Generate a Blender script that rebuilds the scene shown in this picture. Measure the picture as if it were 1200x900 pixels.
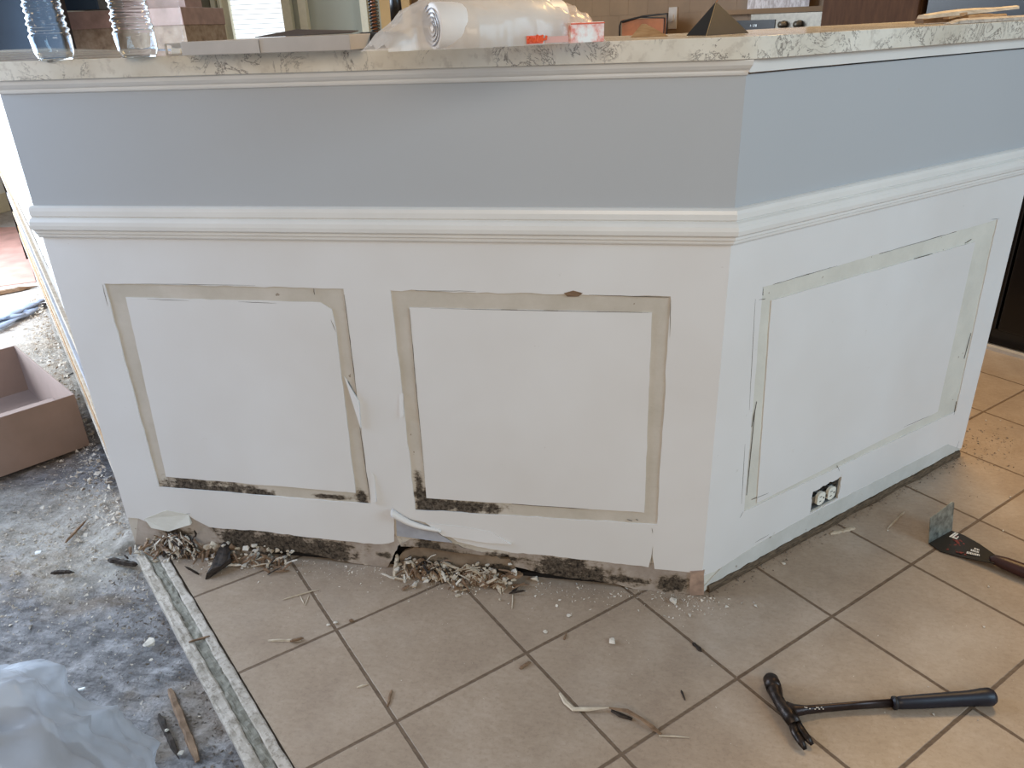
import bpy, bmesh, math, random
from mathutils import Vector, Matrix, noise as mnoise
from mathutils.geometry import tessellate_polygon
PI = math.pi
D2R = PI/180
C = bpy.context.scene.collection
SC = bpy.context.scene
for o in list(bpy.data.objects): bpy.data.objects.remove(o)

# ------------------------------------------------------------------ camera
CAM = Vector((-.125, -1.2908, 1.0808)); YAW, PITCH, ROLL, FPX = -11.0943*D2R, -25.1251*D2R, -2.2144*D2R, 898.22
F = Vector((math.sin(YAW)*math.cos(PITCH), math.cos(YAW)*math.cos(PITCH), math.sin(PITCH)))
R0 = Vector((math.cos(YAW), -math.sin(YAW), 0)); U0 = R0.cross(F)
RX = R0*math.cos(ROLL) + U0*math.sin(ROLL); UX = -R0*math.sin(ROLL) + U0*math.cos(ROLL)
cam = bpy.data.cameras.new('camera'); cam.sensor_width = 36; cam.lens = FPX*36/1200; cam.clip_start = .02
co = bpy.data.objects.new('camera', cam); C.objects.link(co)
m = Matrix((RX, UX, -F)).transposed().to_4x4(); m.translation = CAM
co.matrix_world = m; SC.camera = co
SC.view_settings.view_transform = 'Standard'; SC.view_settings.look = 'None'
SC.view_settings.exposure = 0.0; SC.view_settings.gamma = 1; SC.view_settings.use_curve_mapping = False

# ------------------------------------------------------------------ world and lights
w = bpy.data.worlds.new('world'); SC.world = w; w.use_nodes = True
bg = w.node_tree.nodes['Background']; bg.inputs[0].default_value = (1, .94, .88, 1); bg.inputs[1].default_value = .27
def area(name, loc, target, sx, sy, power, col):
    l = bpy.data.lights.new(name, 'AREA'); l.shape = 'RECTANGLE'; l.size = sx; l.size_y = sy; l.energy = power; l.color = col
    o = bpy.data.objects.new(name, l); C.objects.link(o); o.location = loc
    o.rotation_euler = (Vector(target)-Vector(loc)).to_track_quat('-Z', 'Y').to_euler(); return o
area('patio_door_daylight', (-4.3, .9, 1.15), (-1.5, .7, .3), 2.6, 2.0, 250, (.76, .87, 1))
area('left_blue_fill', (-2.5, -.40, 1.15), (-1.0, -.5, .0), .5, .9, 23, (.42, .64, 1))  # added cool fill for the left tiles, no window stands here
area('right_window_daylight', (3.1, -1.5, 1.9), (.3, .3, .8), 1.6, 1.4, 72, (.50, .76, 1))
area('room_lamp_light', (-.1, -3.6, 2.0), (-.3, 0, .5), 1.6, 1.2, 44, (1, .83, .64))
area('kitchen_ceiling_light', (.9, 1.6, 2.55), (.8, 1.5, 0), .9, .9, 66, (1, .64, .26))

# ------------------------------------------------------------------ pixel helpers
def ray(u, v): return F + RX*((u-600)/FPX) - UX*((v-450)/FPX)
def fl(u, v, h=0.0):
    w = ray(u, v); return CAM + w*((h-CAM.z)/w.z)
def onY(u, v, Y=0.0):
    w = ray(u, v); return CAM + w*((Y-CAM.y)/w.y)
def at_plane(u, v, P, n):
    w = ray(u, v); return CAM + w*((Vector(P)-CAM).dot(n)/w.dot(n))
def FP(u, v): p = onY(u, v); return (p.x, p.z)
PHI = 43.188*D2R
RD = Vector((math.cos(PHI), math.sin(PHI), 0)); RN = Vector((math.sin(PHI), -math.cos(PHI), 0))
def WP(u, v): p = at_plane(u, v, (0, 0, 0), RN); return (p.dot(RD), p.z)
LW = Vector((-1.2975, 0, 0)); LA = 134.3*D2R
LD = Vector((math.cos(LA), math.sin(LA), 0)); LN = Vector((-math.sin(LA), math.cos(LA), 0))   # outward normal of the left wing
RLEN, LLEN = .9614, 3.2
def front3(x, z, t=0): return Vector((x, -t, z))
def wing3(r, z, t=0): return RD*r + RN*t + Vector((0, 0, z))
def left3(r, z, t=0): return LW + LD*r + LN*t + Vector((0, 0, z))

# ------------------------------------------------------------------ materials
def lin(c):
    return tuple(((v/255)/12.92 if v/255 <= .04045 else ((v/255+.055)/1.055)**2.4) for v in c) + (1,)
class NM:
    def __init__(s, name, rough=.6, metal=0, spec=.5):
        s.m = bpy.data.materials.new(name); s.m.use_nodes = True; s.t = s.m.node_tree; s.n = s.t.nodes
        s.b = s.n['Principled BSDF']; s.b.inputs['Roughness'].default_value = rough; s.b.inputs['Metallic'].default_value = metal
        s.b.inputs['Specular IOR Level'].default_value = spec
        s.tc = s.n.new('ShaderNodeTexCoord'); s.co = s.tc.outputs['Object']
    def L(s, a, b): s.t.links.new(a, b)
    def put(s, sock, v):
        if hasattr(v, 'links') or isinstance(v, bpy.types.NodeSocket): s.L(v, sock)
        elif isinstance(v, (tuple, list)) and len(v) == 3 and sock.type == 'RGBA': sock.default_value = lin(v)
        else: sock.default_value = v
    def math(s, op, a, b=0.0, c=None):
        n = s.n.new('ShaderNodeMath'); n.operation = op; s.put(n.inputs[0], a); s.put(n.inputs[1], b)
        if c is not None: s.put(n.inputs[2], c)
        return n.outputs[0]
    def sep(s, v=None):
        n = s.n.new('ShaderNodeSeparateXYZ'); s.L(v or s.co, n.inputs[0]); return n.outputs
    def comb(s, x=0.0, y=0.0, z=0.0):
        n = s.n.new('ShaderNodeCombineXYZ'); s.put(n.inputs[0], x); s.put(n.inputs[1], y); s.put(n.inputs[2], z); return n.outputs[0]
    def mapping(s, scale=(1, 1, 1), loc=(0, 0, 0), rot=(0, 0, 0), v=None):
        n = s.n.new('ShaderNodeMapping'); s.L(v or s.co, n.inputs[0]); n.inputs['Scale'].default_value = scale
        n.inputs['Location'].default_value = loc; n.inputs['Rotation'].default_value = rot; return n.outputs[0]
    def noise(s, scale, detail=4, rough=.55, v=None, dist=0):
        n = s.n.new('ShaderNodeTexNoise'); s.L(v or s.co, n.inputs['Vector']); n.inputs['Scale'].default_value = scale
        n.inputs['Detail'].default_value = detail; n.inputs['Roughness'].default_value = rough; n.inputs['Distortion'].default_value = dist; return n.outputs[0]
    def voro(s, scale, v=None, feature='F1'):
        n = s.n.new('ShaderNodeTexVoronoi'); s.L(v or s.co, n.inputs['Vector']); n.inputs['Scale'].default_value = scale; n.feature = feature; return n.outputs[0]
    def ramp(s, f, stops):
        n = s.n.new('ShaderNodeValToRGB'); s.L(f, n.inputs[0]); e = n.color_ramp.elements
        while len(e) < len(stops): e.new(.5)
        for k, (p, c) in enumerate(stops): e[k].position = p; e[k].color = lin(c) if isinstance(c, tuple) else (c, c, c, 1)
        return n.outputs[0]
    def mix(s, f, a, b):
        n = s.n.new('ShaderNodeMix'); n.data_type = 'RGBA'; s.put(n.inputs[0], f); s.put(n.inputs[6], a); s.put(n.inputs[7], b); return n.outputs[2]
    def sstep(s, v, a, b):
        n = s.n.new('ShaderNodeMapRange'); n.interpolation_type = 'SMOOTHSTEP'; s.put(n.inputs[0], v); n.inputs[1].default_value = a; n.inputs[2].default_value = b; return n.outputs[0]
    def bump(s, h, strength=.3, dist=.002):
        n = s.n.new('ShaderNodeBump'); s.L(h, n.inputs['Height']); n.inputs['Strength'].default_value = strength; n.inputs['Distance'].default_value = dist
        s.L(n.outputs[0], s.b.inputs['Normal']); return s
    def col(s, v): s.put(s.b.inputs['Base Color'], v); return s
def plain(name, c, rough=.6, metal=0, var=.10, scale=30, bump=0, spec=.5):
    k = NM(name, rough, metal, spec); nz = k.noise(scale, 5)
    a = tuple(max(0, int(v*(1-var))) for v in c); b = tuple(min(255, int(v*(1+var*.6))) for v in c)
    k.col(k.ramp(nz, [(.3, a), (.7, b)]))
    if bump: k.bump(nz, bump, .002)
    return k.m
def ellipse_mask(k, ells, u, v):
    """max over soft ellipses in coordinates (u, v)"""
    out = None
    for (cx, cz, rx, rz) in ells:
        a = k.math('DIVIDE', k.math('SUBTRACT', u, cx), rx); b = k.math('DIVIDE', k.math('SUBTRACT', v, cz), rz)
        d = k.math('SQRT', k.math('ADD', k.math('MULTIPLY', a, a), k.math('MULTIPLY', b, b)))
        q = k.math('SUBTRACT', 1.0, d); out = q if out is None else k.math('MAXIMUM', out, q)
    return out

def white_paint():
    k = NM('white_wall_paint', .42, 0, .35); s = k.sep()
    n1 = k.noise(3, 3); n2 = k.noise(220, 3)
    c = k.ramp(n1, [(.3, (216, 212, 207)), (.7, (224, 222, 219))])
    grey = k.mix(k.noise(2.3, 2), (174, 176, 177), (180, 182, 183))
    c = k.mix(k.math('GREATER_THAN', s[2], .795), c, grey)
    sc = k.math('GREATER_THAN', k.noise(26, 6, .7), .70)
    c = k.mix(k.math('MULTIPLY', sc, .25), c, (176, 166, 150))
    k.col(c); k.bump(k.math('ADD', n2, k.math('MULTIPLY', n1, 2)), .10, .001); return k.m
M = {}
M['paint'] = white_paint()
def bare(name, ells, base=((202, 193, 180), (188, 179, 164)), axis='x'):
    k = NM(name, .8, 0, .2); s = k.sep()
    u = s[0]; v = s[2]
    n1 = k.noise(9, 6, .65); n2 = k.noise(90, 5, .7); st = k.noise(60, 5, .65, k.mapping((.35, 1, 1.6)))
    c = k.ramp(n1, [(.32, base[1]), (.62, base[0])])
    spots = k.math('GREATER_THAN', k.noise(55, 2, .5), .735)
    c = k.mix(k.math('MULTIPLY', spots, .6), c, (116, 92, 66))
    if ells:
        e = ellipse_mask(k, ells, u, v)
        a = k.math('ADD', k.math('MULTIPLY', e, 1.15), k.math('MULTIPLY', k.math('SUBTRACT', k.noise(34, 6, .7), .5), 2.6))
        a = k.math('ADD', a, k.math('MULTIPLY', k.math('SUBTRACT', st, .5), 1.5))
        a = k.math('ADD', a, k.math('MULTIPLY', k.math('SUBTRACT', n2, .5), .9))
        stain = k.sstep(a, -.15, .45); mold = k.sstep(a, .22, .55)
        c = k.mix(k.math('MULTIPLY', stain, .75), c, (128, 112, 92))
        dk = k.ramp(n2, [(.38, (18, 15, 13)), (.62, (70, 60, 50))])
        mold = k.math('MULTIPLY', mold, k.math('ADD', .62, k.math('MULTIPLY', .36, k.sstep(k.noise(120, 5, .75), .38, .60))))
        c = k.mix(mold, c, dk)
    k.col(c); k.bump(k.math('ADD', n2, st), .35, .002); return k.m
# mould grows in the bottom strips and along the foot of the front wall
fx = lambda u, v: FP(u, v)
E1 = []
for (u, v, rx, rz) in [(225, 570, .09, .03), (262, 575, .08, .03), (300, 577, .05, .018), (425, 583, .018, .02), (390, 582, .05, .008),
                       (497, 588, .03, .05), (515, 592, .06, .03), (550, 594, .08, .022), (492, 575, .012, .05), (176, 555, .01, .02),
                       (170, 515, .006, .008),
                       (285, 632, .08, .05), (330, 640, .11, .06), (375, 645, .11, .05), (320, 655, .12, .03), (450, 650, .02, .01), (210, 625, .05, .02),
                       (500, 640, .05, .025), (662, 665, .09, .045), (692, 676, .07, .035), (640, 660, .03, .02), (740, 680, .05, .014), (790, 685, .04, .03), (520, 650, .08, .03), (590, 655, .05, .02)]:
    x, z = FP(u, v); E1.append((x, z, rx, rz))
M['bare_front'] = bare('bare_moulding_strip_with_mould', E1)
M['bare_foot'] = bare('rotten_wall_foot', E1, ((184, 172, 160), (140, 126, 114)))
M['bare_wing'] = bare('bare_strip_wing', [], ((212, 208, 196), (200, 196, 184)))
M['wing_band'] = bare('bare_base_wing', [], ((204, 202, 196), (190, 188, 180)))
M['rail'] = plain('rail_gloss_paint', (224, 221, 215), .3, 0, .02, 8, .02)
M['dark'] = plain('shade_black_wood', (20, 16, 14), .9, 0, .5, 40, .5)  # wood blackened so its colour carries the shadow of the wall-foot gap
def wood(name, a, b, scale=18, stretch=(1, 1, 8), rough=.7):
    k = NM(name, rough, 0, .25); v = k.mapping(stretch); n = k.noise(scale, 6, .6, v); g = k.noise(140, 3, .6, v)
    k.col(k.ramp(n, [(.3, a), (.7, b)])); k.bump(g, .3, .001); return k.m
M['splint'] = wood('pale_splintered_wood', (164, 146, 124), (206, 192, 170), 40)
M['splint2'] = wood('brown_splintered_wood', (92, 70, 52), (146, 118, 92), 40)
M['rotwood'] = wood('rotten_dark_wood', (20, 17, 16), (70, 58, 48), 60)
M['lath'] = wood('exposed_lath', (140, 106, 72), (182, 150, 112), 24, (1, 1, 6))
M['lath2'] = wood('exposed_lath_dark', (84, 60, 42), (134, 104, 76), 24, (1, 1, 6))
M['plaster'] = plain('plaster_chunk', (212, 202, 186), .9, 0, .14, 60, .4)
M['whitechip'] = plain('white_paint_chip', (238, 240, 238), .7, 0, .04, 60)
M['crumb'] = plain('plaster_crumb', (188, 176, 160), .95, 0, .22, 200)
M['soil'] = plain('grit', (116, 104, 92), .95, 0, .3, 200)

def slab_mat():
    k = NM('speckled_stone_worktop', .16, 0, .5)
    n1 = k.noise(5, 5, .6); n2 = k.noise(17, 7, .72, None, 1.2); n3 = k.noise(60, 5, .6)
    c = k.ramp(n1, [(.3, (200, 190, 172)), (.6, (228, 222, 208))])
    c = k.mix(k.math('MULTIPLY', k.sstep(n3, .52, .68), .35), c, (168, 156, 142))
    d = k.math('ABSOLUTE', k.math('SUBTRACT', n2, .5)); vein = k.math('SUBTRACT', 1.0, k.sstep(d, .0, .022))
    vein = k.math('MULTIPLY', vein, k.sstep(k.noise(9, 3, .6, k.mapping((1, 1, 1), (3, 1, 2))), .44, .56))
    c = k.mix(k.math('MULTIPLY', vein, .85), c, (82, 72, 68)); k.col(c); return k.m
M['slab'] = slab_mat()

TH, TS, TOX, TOY = 43.8644*D2R, .2728, -1.1004, -.1942
def tile_mat():
    k = NM('beige_floor_tile', .45, 0, .4); s = k.sep()
    c_, s_ = math.cos(TH), math.sin(TH)
    x = k.math('SUBTRACT', s[0], TOX); y = k.math('SUBTRACT', s[1], TOY)
    i = k.math('DIVIDE', k.math('ADD', k.math('MULTIPLY', x, c_), k.math('MULTIPLY', y, s_)), TS)
    j = k.math('DIVIDE', k.math('SUBTRACT', k.math('MULTIPLY', x, s_), k.math('MULTIPLY', y, c_)), TS)
    def edge(a):
        f = k.math('SUBTRACT', a, k.math('FLOOR', k.math('ADD', a, .5))); return k.math('ABSOLUTE', f)
    wob = k.math('MULTIPLY', k.math('SUBTRACT', k.noise(60, 2), .5), .006)
    e = k.math('ADD', k.math('MINIMUM', edge(i), edge(j)), wob)
    gr = k.math('SUBTRACT', 1.0, k.sstep(e, .008, .015))
    cell = k.n.new('ShaderNodeTexWhiteNoise'); k.L(k.comb(k.math('FLOOR', i), k.math('FLOOR', j), 0.0), cell.inputs[0])
    n1 = k.noise(7, 6, .65); n2 = k.noise(60, 5, .65, k.mapping((1, 2.0, 1), (0, 0, 0), (0, 0, .6))); n3 = k.noise(500, 3, .6)
    f = k.math('ADD', k.math('MULTIPLY', n1, .6), k.math('MULTIPLY', n2, .4))
    c = k.ramp(f, [(.36, (143, 124, 106)), (.5, (156, 137, 117)), (.64, (168, 149, 130))])
    c = k.mix(k.math('MULTIPLY', cell.outputs[0], .12), c, (148, 130, 114))
    c = k.mix(k.math('MULTIPLY', k.sstep(n3, .58, .72), .3), c, (120, 100, 84))
    c = k.mix(k.math('MULTIPLY', k.sstep(k.noise(150, 4, .7), .50, .66), .28), c, (118, 98, 80)); dust = k.sstep(k.noise(3.2, 5, .6), .45, .75); c = k.mix(k.math('MULTIPLY', dust, .18), c, (206, 196, 184))
    c = k.mix(gr, c, k.ramp(n2, [(.3, (88, 70, 54)), (.7, (116, 96, 76))]))
    k.col(c); k.bump(k.math('SUBTRACT', k.math('MULTIPLY', n2, .15), gr), .55, .0025)
    k.put(k.b.inputs['Roughness'], k.math('ADD', .42, k.math('MULTIPLY', gr, .4))); return k.m
M['tile'] = tile_mat()
def sub_mat():
    k = NM('dusty_concrete_subfloor', .95, 0, .15); s = k.sep()
    n1 = k.noise(5, 7, .65); n2 = k.noise(26, 7, .7); n3 = k.noise(140, 5, .7)
    st = k.noise(26, 4, .6, k.mapping((.4, 2.2, 1), (0, 0, 0), (0, 0, -.5)))
    base = k.ramp(n2, [(.3, (94, 91, 90)), (.5, (136, 133, 132)), (.7, (172, 169, 168))])
    base = k.mix(k.math('MULTIPLY', k.sstep(st, .50, .62), .35), base, (52, 46, 44))
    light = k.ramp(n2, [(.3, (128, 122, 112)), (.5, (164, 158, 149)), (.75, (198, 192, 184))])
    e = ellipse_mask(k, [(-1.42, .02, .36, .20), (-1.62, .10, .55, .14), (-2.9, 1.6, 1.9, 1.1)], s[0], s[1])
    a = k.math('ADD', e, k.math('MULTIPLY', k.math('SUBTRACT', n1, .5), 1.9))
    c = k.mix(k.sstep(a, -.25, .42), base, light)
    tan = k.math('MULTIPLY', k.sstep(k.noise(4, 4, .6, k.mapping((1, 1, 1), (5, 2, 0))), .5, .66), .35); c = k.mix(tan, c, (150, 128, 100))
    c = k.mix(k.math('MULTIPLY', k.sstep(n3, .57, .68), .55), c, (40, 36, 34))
    far = k.sstep(s[0], -2.4, -2.9)  # far floor made paler, patio daylight put into the colour
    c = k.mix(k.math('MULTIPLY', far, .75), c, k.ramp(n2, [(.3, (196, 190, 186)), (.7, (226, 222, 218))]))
    k.col(c); k.bump(k.math('ADD', k.math('ADD', n2, k.math('MULTIPLY', n3, .5)), st), .9, .008); return k.m
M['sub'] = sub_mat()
def edge_mat():
    k = NM('chalky_threshold', .9, 0, .2); n1 = k.noise(20, 6, .7); n2 = k.noise(120, 5, .7)
    c = k.ramp(n1, [(.3, (150, 140, 126)), (.6, (188, 178, 166))]); c = k.mix(k.math('MULTIPLY', k.sstep(n2, .50, .64), .5), c, (104, 92, 76))
    k.col(c); k.bump(k.math('ADD', n1, n2), .6, .003); return k.m
M['edge'] = edge_mat()
k = NM('mossy_grey_mortar', .95, 0, .15); n1 = k.noise(40, 6, .7); k.col(k.ramp(n1, [(.3, (98, 94, 84)), (.55, (138, 134, 122)), (.75, (164, 158, 146))])); k.bump(n1, .9, .005); M['mortar'] = k.m
M['card'] = plain('brown_cardboard', (152, 132, 122), .85, 0, .05, 10)
M['steel'] = plain('brushed_steel', (134, 128, 118), .42, .85, .08, 60)
M['hsteel'] = plain('blackened_hammer_steel', (50, 42, 37), .38, .75, .5, 90, .5)
M['shank'] = plain('dark_shank', (52, 40, 36), .35, .6, .2, 60, .1)
M['navy'] = plain('navy_rubber_grip', (17, 18, 32), .45, 0, .15, 40, .1)
M['maroon'] = plain('maroon_handle', (58, 30, 27), .4, 0, .15, 40)
M['black'] = plain('satin_black', (20, 18, 18), .35, 0, .2, 40)
M['blackp'] = plain('black_plastic', (32, 30, 32), .5, 0, .2, 40)
M['blackgl'] = plain('glossy_black_front', (12, 9, 9), .30, 0, .2, 20)
M['grey'] = plain('grey_cap', (128, 128, 126), .5, 0, .1, 40)
M['ink_w'] = plain('white_print', (226, 222, 214), .6, 0, .03)
M['ink_r'] = plain('red_print', (118, 48, 44), .6, 0, .2, 90)
M['smear'] = plain('smeared_scraper_steel', (142, 146, 138), .3, .55, .35, 60, .3)
M['plastic_white'] = plain('outlet_white', (232, 230, 218), .4, 0, .03)
M['boxgrey'] = plain('outlet_box_grey', (106, 108, 108), .6, .2, .25, 90)
M['pages'] = plain('grey_carton', (186, 178, 170), .8, 0, .05, 12)
M['cover'] = plain('dark_cover', (72, 62, 56), .6, 0, .1)
M['cream'] = plain('cream_trim', (228, 222, 196), .45, 0, .03)
M['sage'] = plain('sage_wall', (186, 190, 178), .8, 0, .02, 4)
M['khaki'] = plain('khaki_panel', (132, 126, 106), .6, 0, .04, 4)
M['tan'] = plain('tan_panel', (196, 160, 104), .6, 0, .05, 4)
M['kwall'] = plain('kitchen_wall_tan', (136, 110, 82), .7, 0, .08, 5)
M['brown'] = wood('dark_brown_cabinet', (70, 48, 36), (92, 66, 48), 12, (6, 6, 1))
M['copper'] = plain('copper_panel', (168, 100, 58), .4, .1, .2, 8)
M['slate'] = plain('slate_blue_screen', (72, 88, 108), .25, 0, .06, 3)
k = NM('mottled_stone_ledge', .5); n1 = k.noise(14, 7, .7); k.col(k.ramp(n1, [(.3, (120, 100, 84)), (.5, (166, 146, 126)), (.7, (190, 174, 156))])); M['stone'] = k.m
M['pinkstone'] = plain('pink_stone_cap', (178, 150, 142), .4, 0, .12, 12)
M['blind'] = plain('white_blind', (240, 244, 244), .6, 0, .01)
M['roll'] = plain('white_bag_roll', (232, 226, 220), .4, 0, .03, 20, .1)
M['orange'] = plain('orange_print', (232, 92, 44), .5, 0, .1, 60)
M['pale'] = plain('pale_plastic_box', (190, 182, 172), .4, 0, .04)
k = NM('pink_white_print', .5); n1 = k.noise(35, 4, .7); k.col(k.ramp(n1, [(.40, (240, 236, 228)), (.52, (238, 208, 196)), (.62, (228, 140, 122))])); M['pinkprint'] = k.m
k = NM('paper_text_print', .6); n1 = k.noise(60, 3, .7, k.mapping((1, 1, .4))); k.col(k.ramp(n1, [(.40, (220, 218, 222)), (.6, (176, 170, 172))])); M['paper'] = k.m
M['bluefilm'] = plain('pale_blue_film', (150, 166, 190), .4, 0, .12, 30)
M['redsheet'] = plain('faded_red_sheet', (206, 158, 146), .8, 0, .12, 8)
def film(name, c, alpha, rough=.25, trans=.25):
    k = NM(name, rough, 0, .5); n = k.noise(9, 5, .6, None, .8); k.col(k.ramp(n, [(.3, tuple(int(v*.93) for v in c)), (.7, c)]))
    tr = k.n.new('ShaderNodeBsdfTranslucent'); tr.inputs[0].default_value = lin(c)
    tp = k.n.new('ShaderNodeBsdfTransparent'); m1 = k.n.new('ShaderNodeMixShader'); m1.inputs[0].default_value = trans
    m2 = k.n.new('ShaderNodeMixShader'); m2.inputs[0].default_value = alpha
    k.L(k.b.outputs[0], m1.inputs[1]); k.L(tr.outputs[0], m1.inputs[2]); k.L(tp.outputs[0], m2.inputs[1]); k.L(m1.outputs[0], m2.inputs[2])
    out = k.n['Material Output']; k.L(m2.outputs[0], out.inputs[0]); k.bump(k.noise(40, 4, .6), .2, .003); return k.m
M['bagfilm'] = film('translucent_white_bag_film', (228, 236, 246), .62, .16, .3)
M['wrap'] = film('clear_crinkled_wrap', (240, 228, 214), .50, .14, .35)
M['bagfill'] = plain('grey_debris_inside_bag', (96, 86, 80), .9, 0, .4, 14, .5)
M['thinpet'] = film('thin_clear_plastic', (236, 232, 232), .06, .12, .2)
k = NM('clear_bottle_plastic', .04); k.b.inputs['Base Color'].default_value = (.93, .96, .97, 1); k.b.inputs['Transmission Weight'].default_value = 1; k.b.inputs['IOR'].default_value = 1.25; M['pet'] = k.m
k = NM('window_daylight', .5); em = k.n.new('ShaderNodeEmission'); em.inputs[0].default_value = (.88, .95, 1, 1); em.inputs[1].default_value = 1.5; k.L(em.outputs[0], k.n['Material Output'].inputs[0]); M['sky'] = k.m
k = NM('clock_digits', .5); em = k.n.new('ShaderNodeEmission'); em.inputs[0].default_value = (.8, .92, 1, 1); em.inputs[1].default_value = 1.2; k.L(em.outputs[0], k.n['Material Output'].inputs[0]); M['led'] = k.m

# ------------------------------------------------------------------ mesh helpers
def link_mesh(name, me, mat, parent=None, smooth=False):
    o = bpy.data.objects.new(name, me); C.objects.link(o)
    for mt in (mat if isinstance(mat, (list, tuple)) else [mat]): me.materials.append(mt)
    if smooth: me.polygons.foreach_set('use_smooth', [True]*len(me.polygons))
    if parent: o.parent = parent
    return o
def tag(o, label=None, cat=None, group=None, kind=None):
    if label: o['label'] = label
    if cat: o['category'] = cat
    if group: o['group'] = group
    if kind: o['kind'] = kind
    return o
def thing(name, loc, label, cat, group=None, rz=0):
    o = bpy.data.objects.new(name, None); C.objects.link(o); o.location = loc; o.rotation_euler = (0, 0, rz); o.empty_display_size = .05
    return tag(o, label, cat, group)
class MB:
    def __init__(s): s.v = []; s.f = []; s.mi = []; s.m = 0
    def add(s, vs, fs):
        n = len(s.v); s.v += [tuple(p) for p in vs]; s.f += [tuple(i+n for i in f) for f in fs]; s.mi += [s.m]*len(fs); return s
    def box(s, x0, x1, y0, y1, z0, z1, T=None):
        vs = [Vector((x, y, z)) for x in (x0, x1) for y in (y0, y1) for z in (z0, z1)]
        if T: vs = [T @ p if isinstance(T, Matrix) else T(p) for p in vs]
        return s.add(vs, [(0, 1, 3, 2), (4, 6, 7, 5), (0, 4, 5, 1), (2, 3, 7, 6), (0, 2, 6, 4), (1, 5, 7, 3)])
    def loft(s, rings, cap=True, closed=True):
        n = len(rings[0]); vs = [p for r in rings for p in r]; fs = []
        for a in range(len(rings)-1):
            for b in range(n if closed else n-1):
                c = (b+1) % n; fs.append((a*n+b, a*n+c, (a+1)*n+c, (a+1)*n+b))
        if cap and closed: fs.append(tuple(range(n-1, -1, -1))); fs.append(tuple((len(rings)-1)*n+q for q in range(n)))
        return s.add(vs, fs)
    def tube(s, pts, rad, seg=12, flat=1.0, up=Vector((0, 0, 1)), cap=True):
        """rad: per-point radius or (side, up) pair"""
        pts = [Vector(p) for p in pts]; rings = []
        for k, p in enumerate(pts):
            t = (pts[min(k+1, len(pts)-1)]-pts[max(k-1, 0)]).normalized()
            sd = t.cross(up); sd = sd.normalized() if sd.length > 1e-4 else Vector((1, 0, 0)); u2 = sd.cross(t).normalized()
            r = rad[k] if isinstance(rad, (list, tuple)) else rad; ra, rb = r if isinstance(r, tuple) else (r, r*flat)
            rings.append([p + sd*(ra*math.cos(2*PI*q/seg)) + u2*(rb*math.sin(2*PI*q/seg)) for q in range(seg)])
        return s.loft(rings, cap)
    def lathe(s, prof, seg=32, O=Vector((0, 0, 0)), cap=False):
        return s.loft([[O+Vector((r*math.cos(2*PI*q/seg), r*math.sin(2*PI*q/seg), z)) for q in range(seg)] for r, z in prof], cap)
    def build(s, name, mat, parent=None, smooth=False, bevel=0, bseg=2):
        me = bpy.data.meshes.new(name); me.from_pydata(s.v, [], s.f); me.validate()
        bm = bmesh.new(); bm.from_mesh(me)
        bmesh.ops.recalc_face_normals(bm, faces=bm.faces); bm.to_mesh(me); bm.free()
        o = link_mesh(name, me, mat, parent, smooth)
        if any(s.mi) and len(s.mi) == len(me.polygons): me.polygons.foreach_set('material_index', s.mi)
        if bevel:
            md = o.modifiers.new('bevel', 'BEVEL'); md.width = bevel; md.segments = bseg; md.limit_method = 'ANGLE'; md.angle_limit = .6
            o.data.polygons.foreach_set('use_smooth', [True]*len(me.polygons))
            md.harden_normals = True
        return o
def rough(pts, step, amp, rnd, closed=True):
    out = []; n = len(pts)
    for k in range(n if closed else n-1):
        a = Vector(pts[k]); b = Vector(pts[(k+1) % n]); L = (b-a).length; q = max(1, int(L/step)); nn = Vector((-(b-a).y, (b-a).x)); nn = nn.normalized() if L > 0 else nn
        for j in range(q):
            p = a.lerp(b, j/q)
            if j: p = p + nn*rnd.gauss(0, amp)
            out.append((p.x, p.y))
    if not closed: out.append(tuple(pts[-1]))
    return out
def sheet(mb, outer, holes, f3, t0, t1):
    """a plate with holes, from depth t0 to t1 along the outward normal"""
    loops = [[Vector((x, z, 0)) for x, z in lp] for lp in [outer]+holes]
    tri = tessellate_polygon(loops); flat = [p for lp in loops for p in lp]; n = len(flat)
    vs = [f3(p.x, p.y, t1) for p in flat] + [f3(p.x, p.y, t0) for p in flat]
    fs = [tuple(t) for t in tri] + [tuple(n+i for i in reversed(t)) for t in tri]
    o = 0
    for lp in loops:
        k = len(lp)
        for j in range(k): a = o+j; b = o+(j+1) % k; fs.append((a, b, n+b, n+a))
        o += k
    return mb.add(vs, fs)
def sweep(mb, path, prof, closed_prof=True):
    """profile of (out, z) along a mitred 2D path whose outward side is on the right hand of the path direction reversed"""
    path = [Vector(p) for p in path]; rings = []
    for k, p in enumerate(path):
        ds = []
        if k > 0: ds.append((path[k]-path[k-1]).normalized())
        if k < len(path)-1: ds.append((path[k+1]-path[k]).normalized())
        ns = [Vector((d.y, -d.x)) for d in ds]
        nb = sum(ns, Vector((0, 0))).normalized(); sc = 1/max(.3, nb.dot(ns[0]))
        rings.append([Vector((p.x+nb.x*t*sc, p.y+nb.y*t*sc, z)) for t, z in prof])
    return mb.loft(rings)
LEND = LW + LD*LLEN; REND = RD*RLEN
PATH3 = [(LEND.x, LEND.y), (LW.x, 0), (0, 0), (REND.x, REND.y)]
def off_path(path, t):
    path = [Vector(p) for p in path]; out = []
    for k, p in enumerate(path):
        ds = []
        if k > 0: ds.append((path[k]-path[k-1]).normalized())
        if k < len(path)-1: ds.append((path[k+1]-path[k]).normalized())
        ns = [Vector((d.y, -d.x)) for d in ds]; nb = sum(ns, Vector((0, 0))).normalized()
        out.append(p + nb*(t/max(.3, nb.dot(ns[0]))))
    return out

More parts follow.
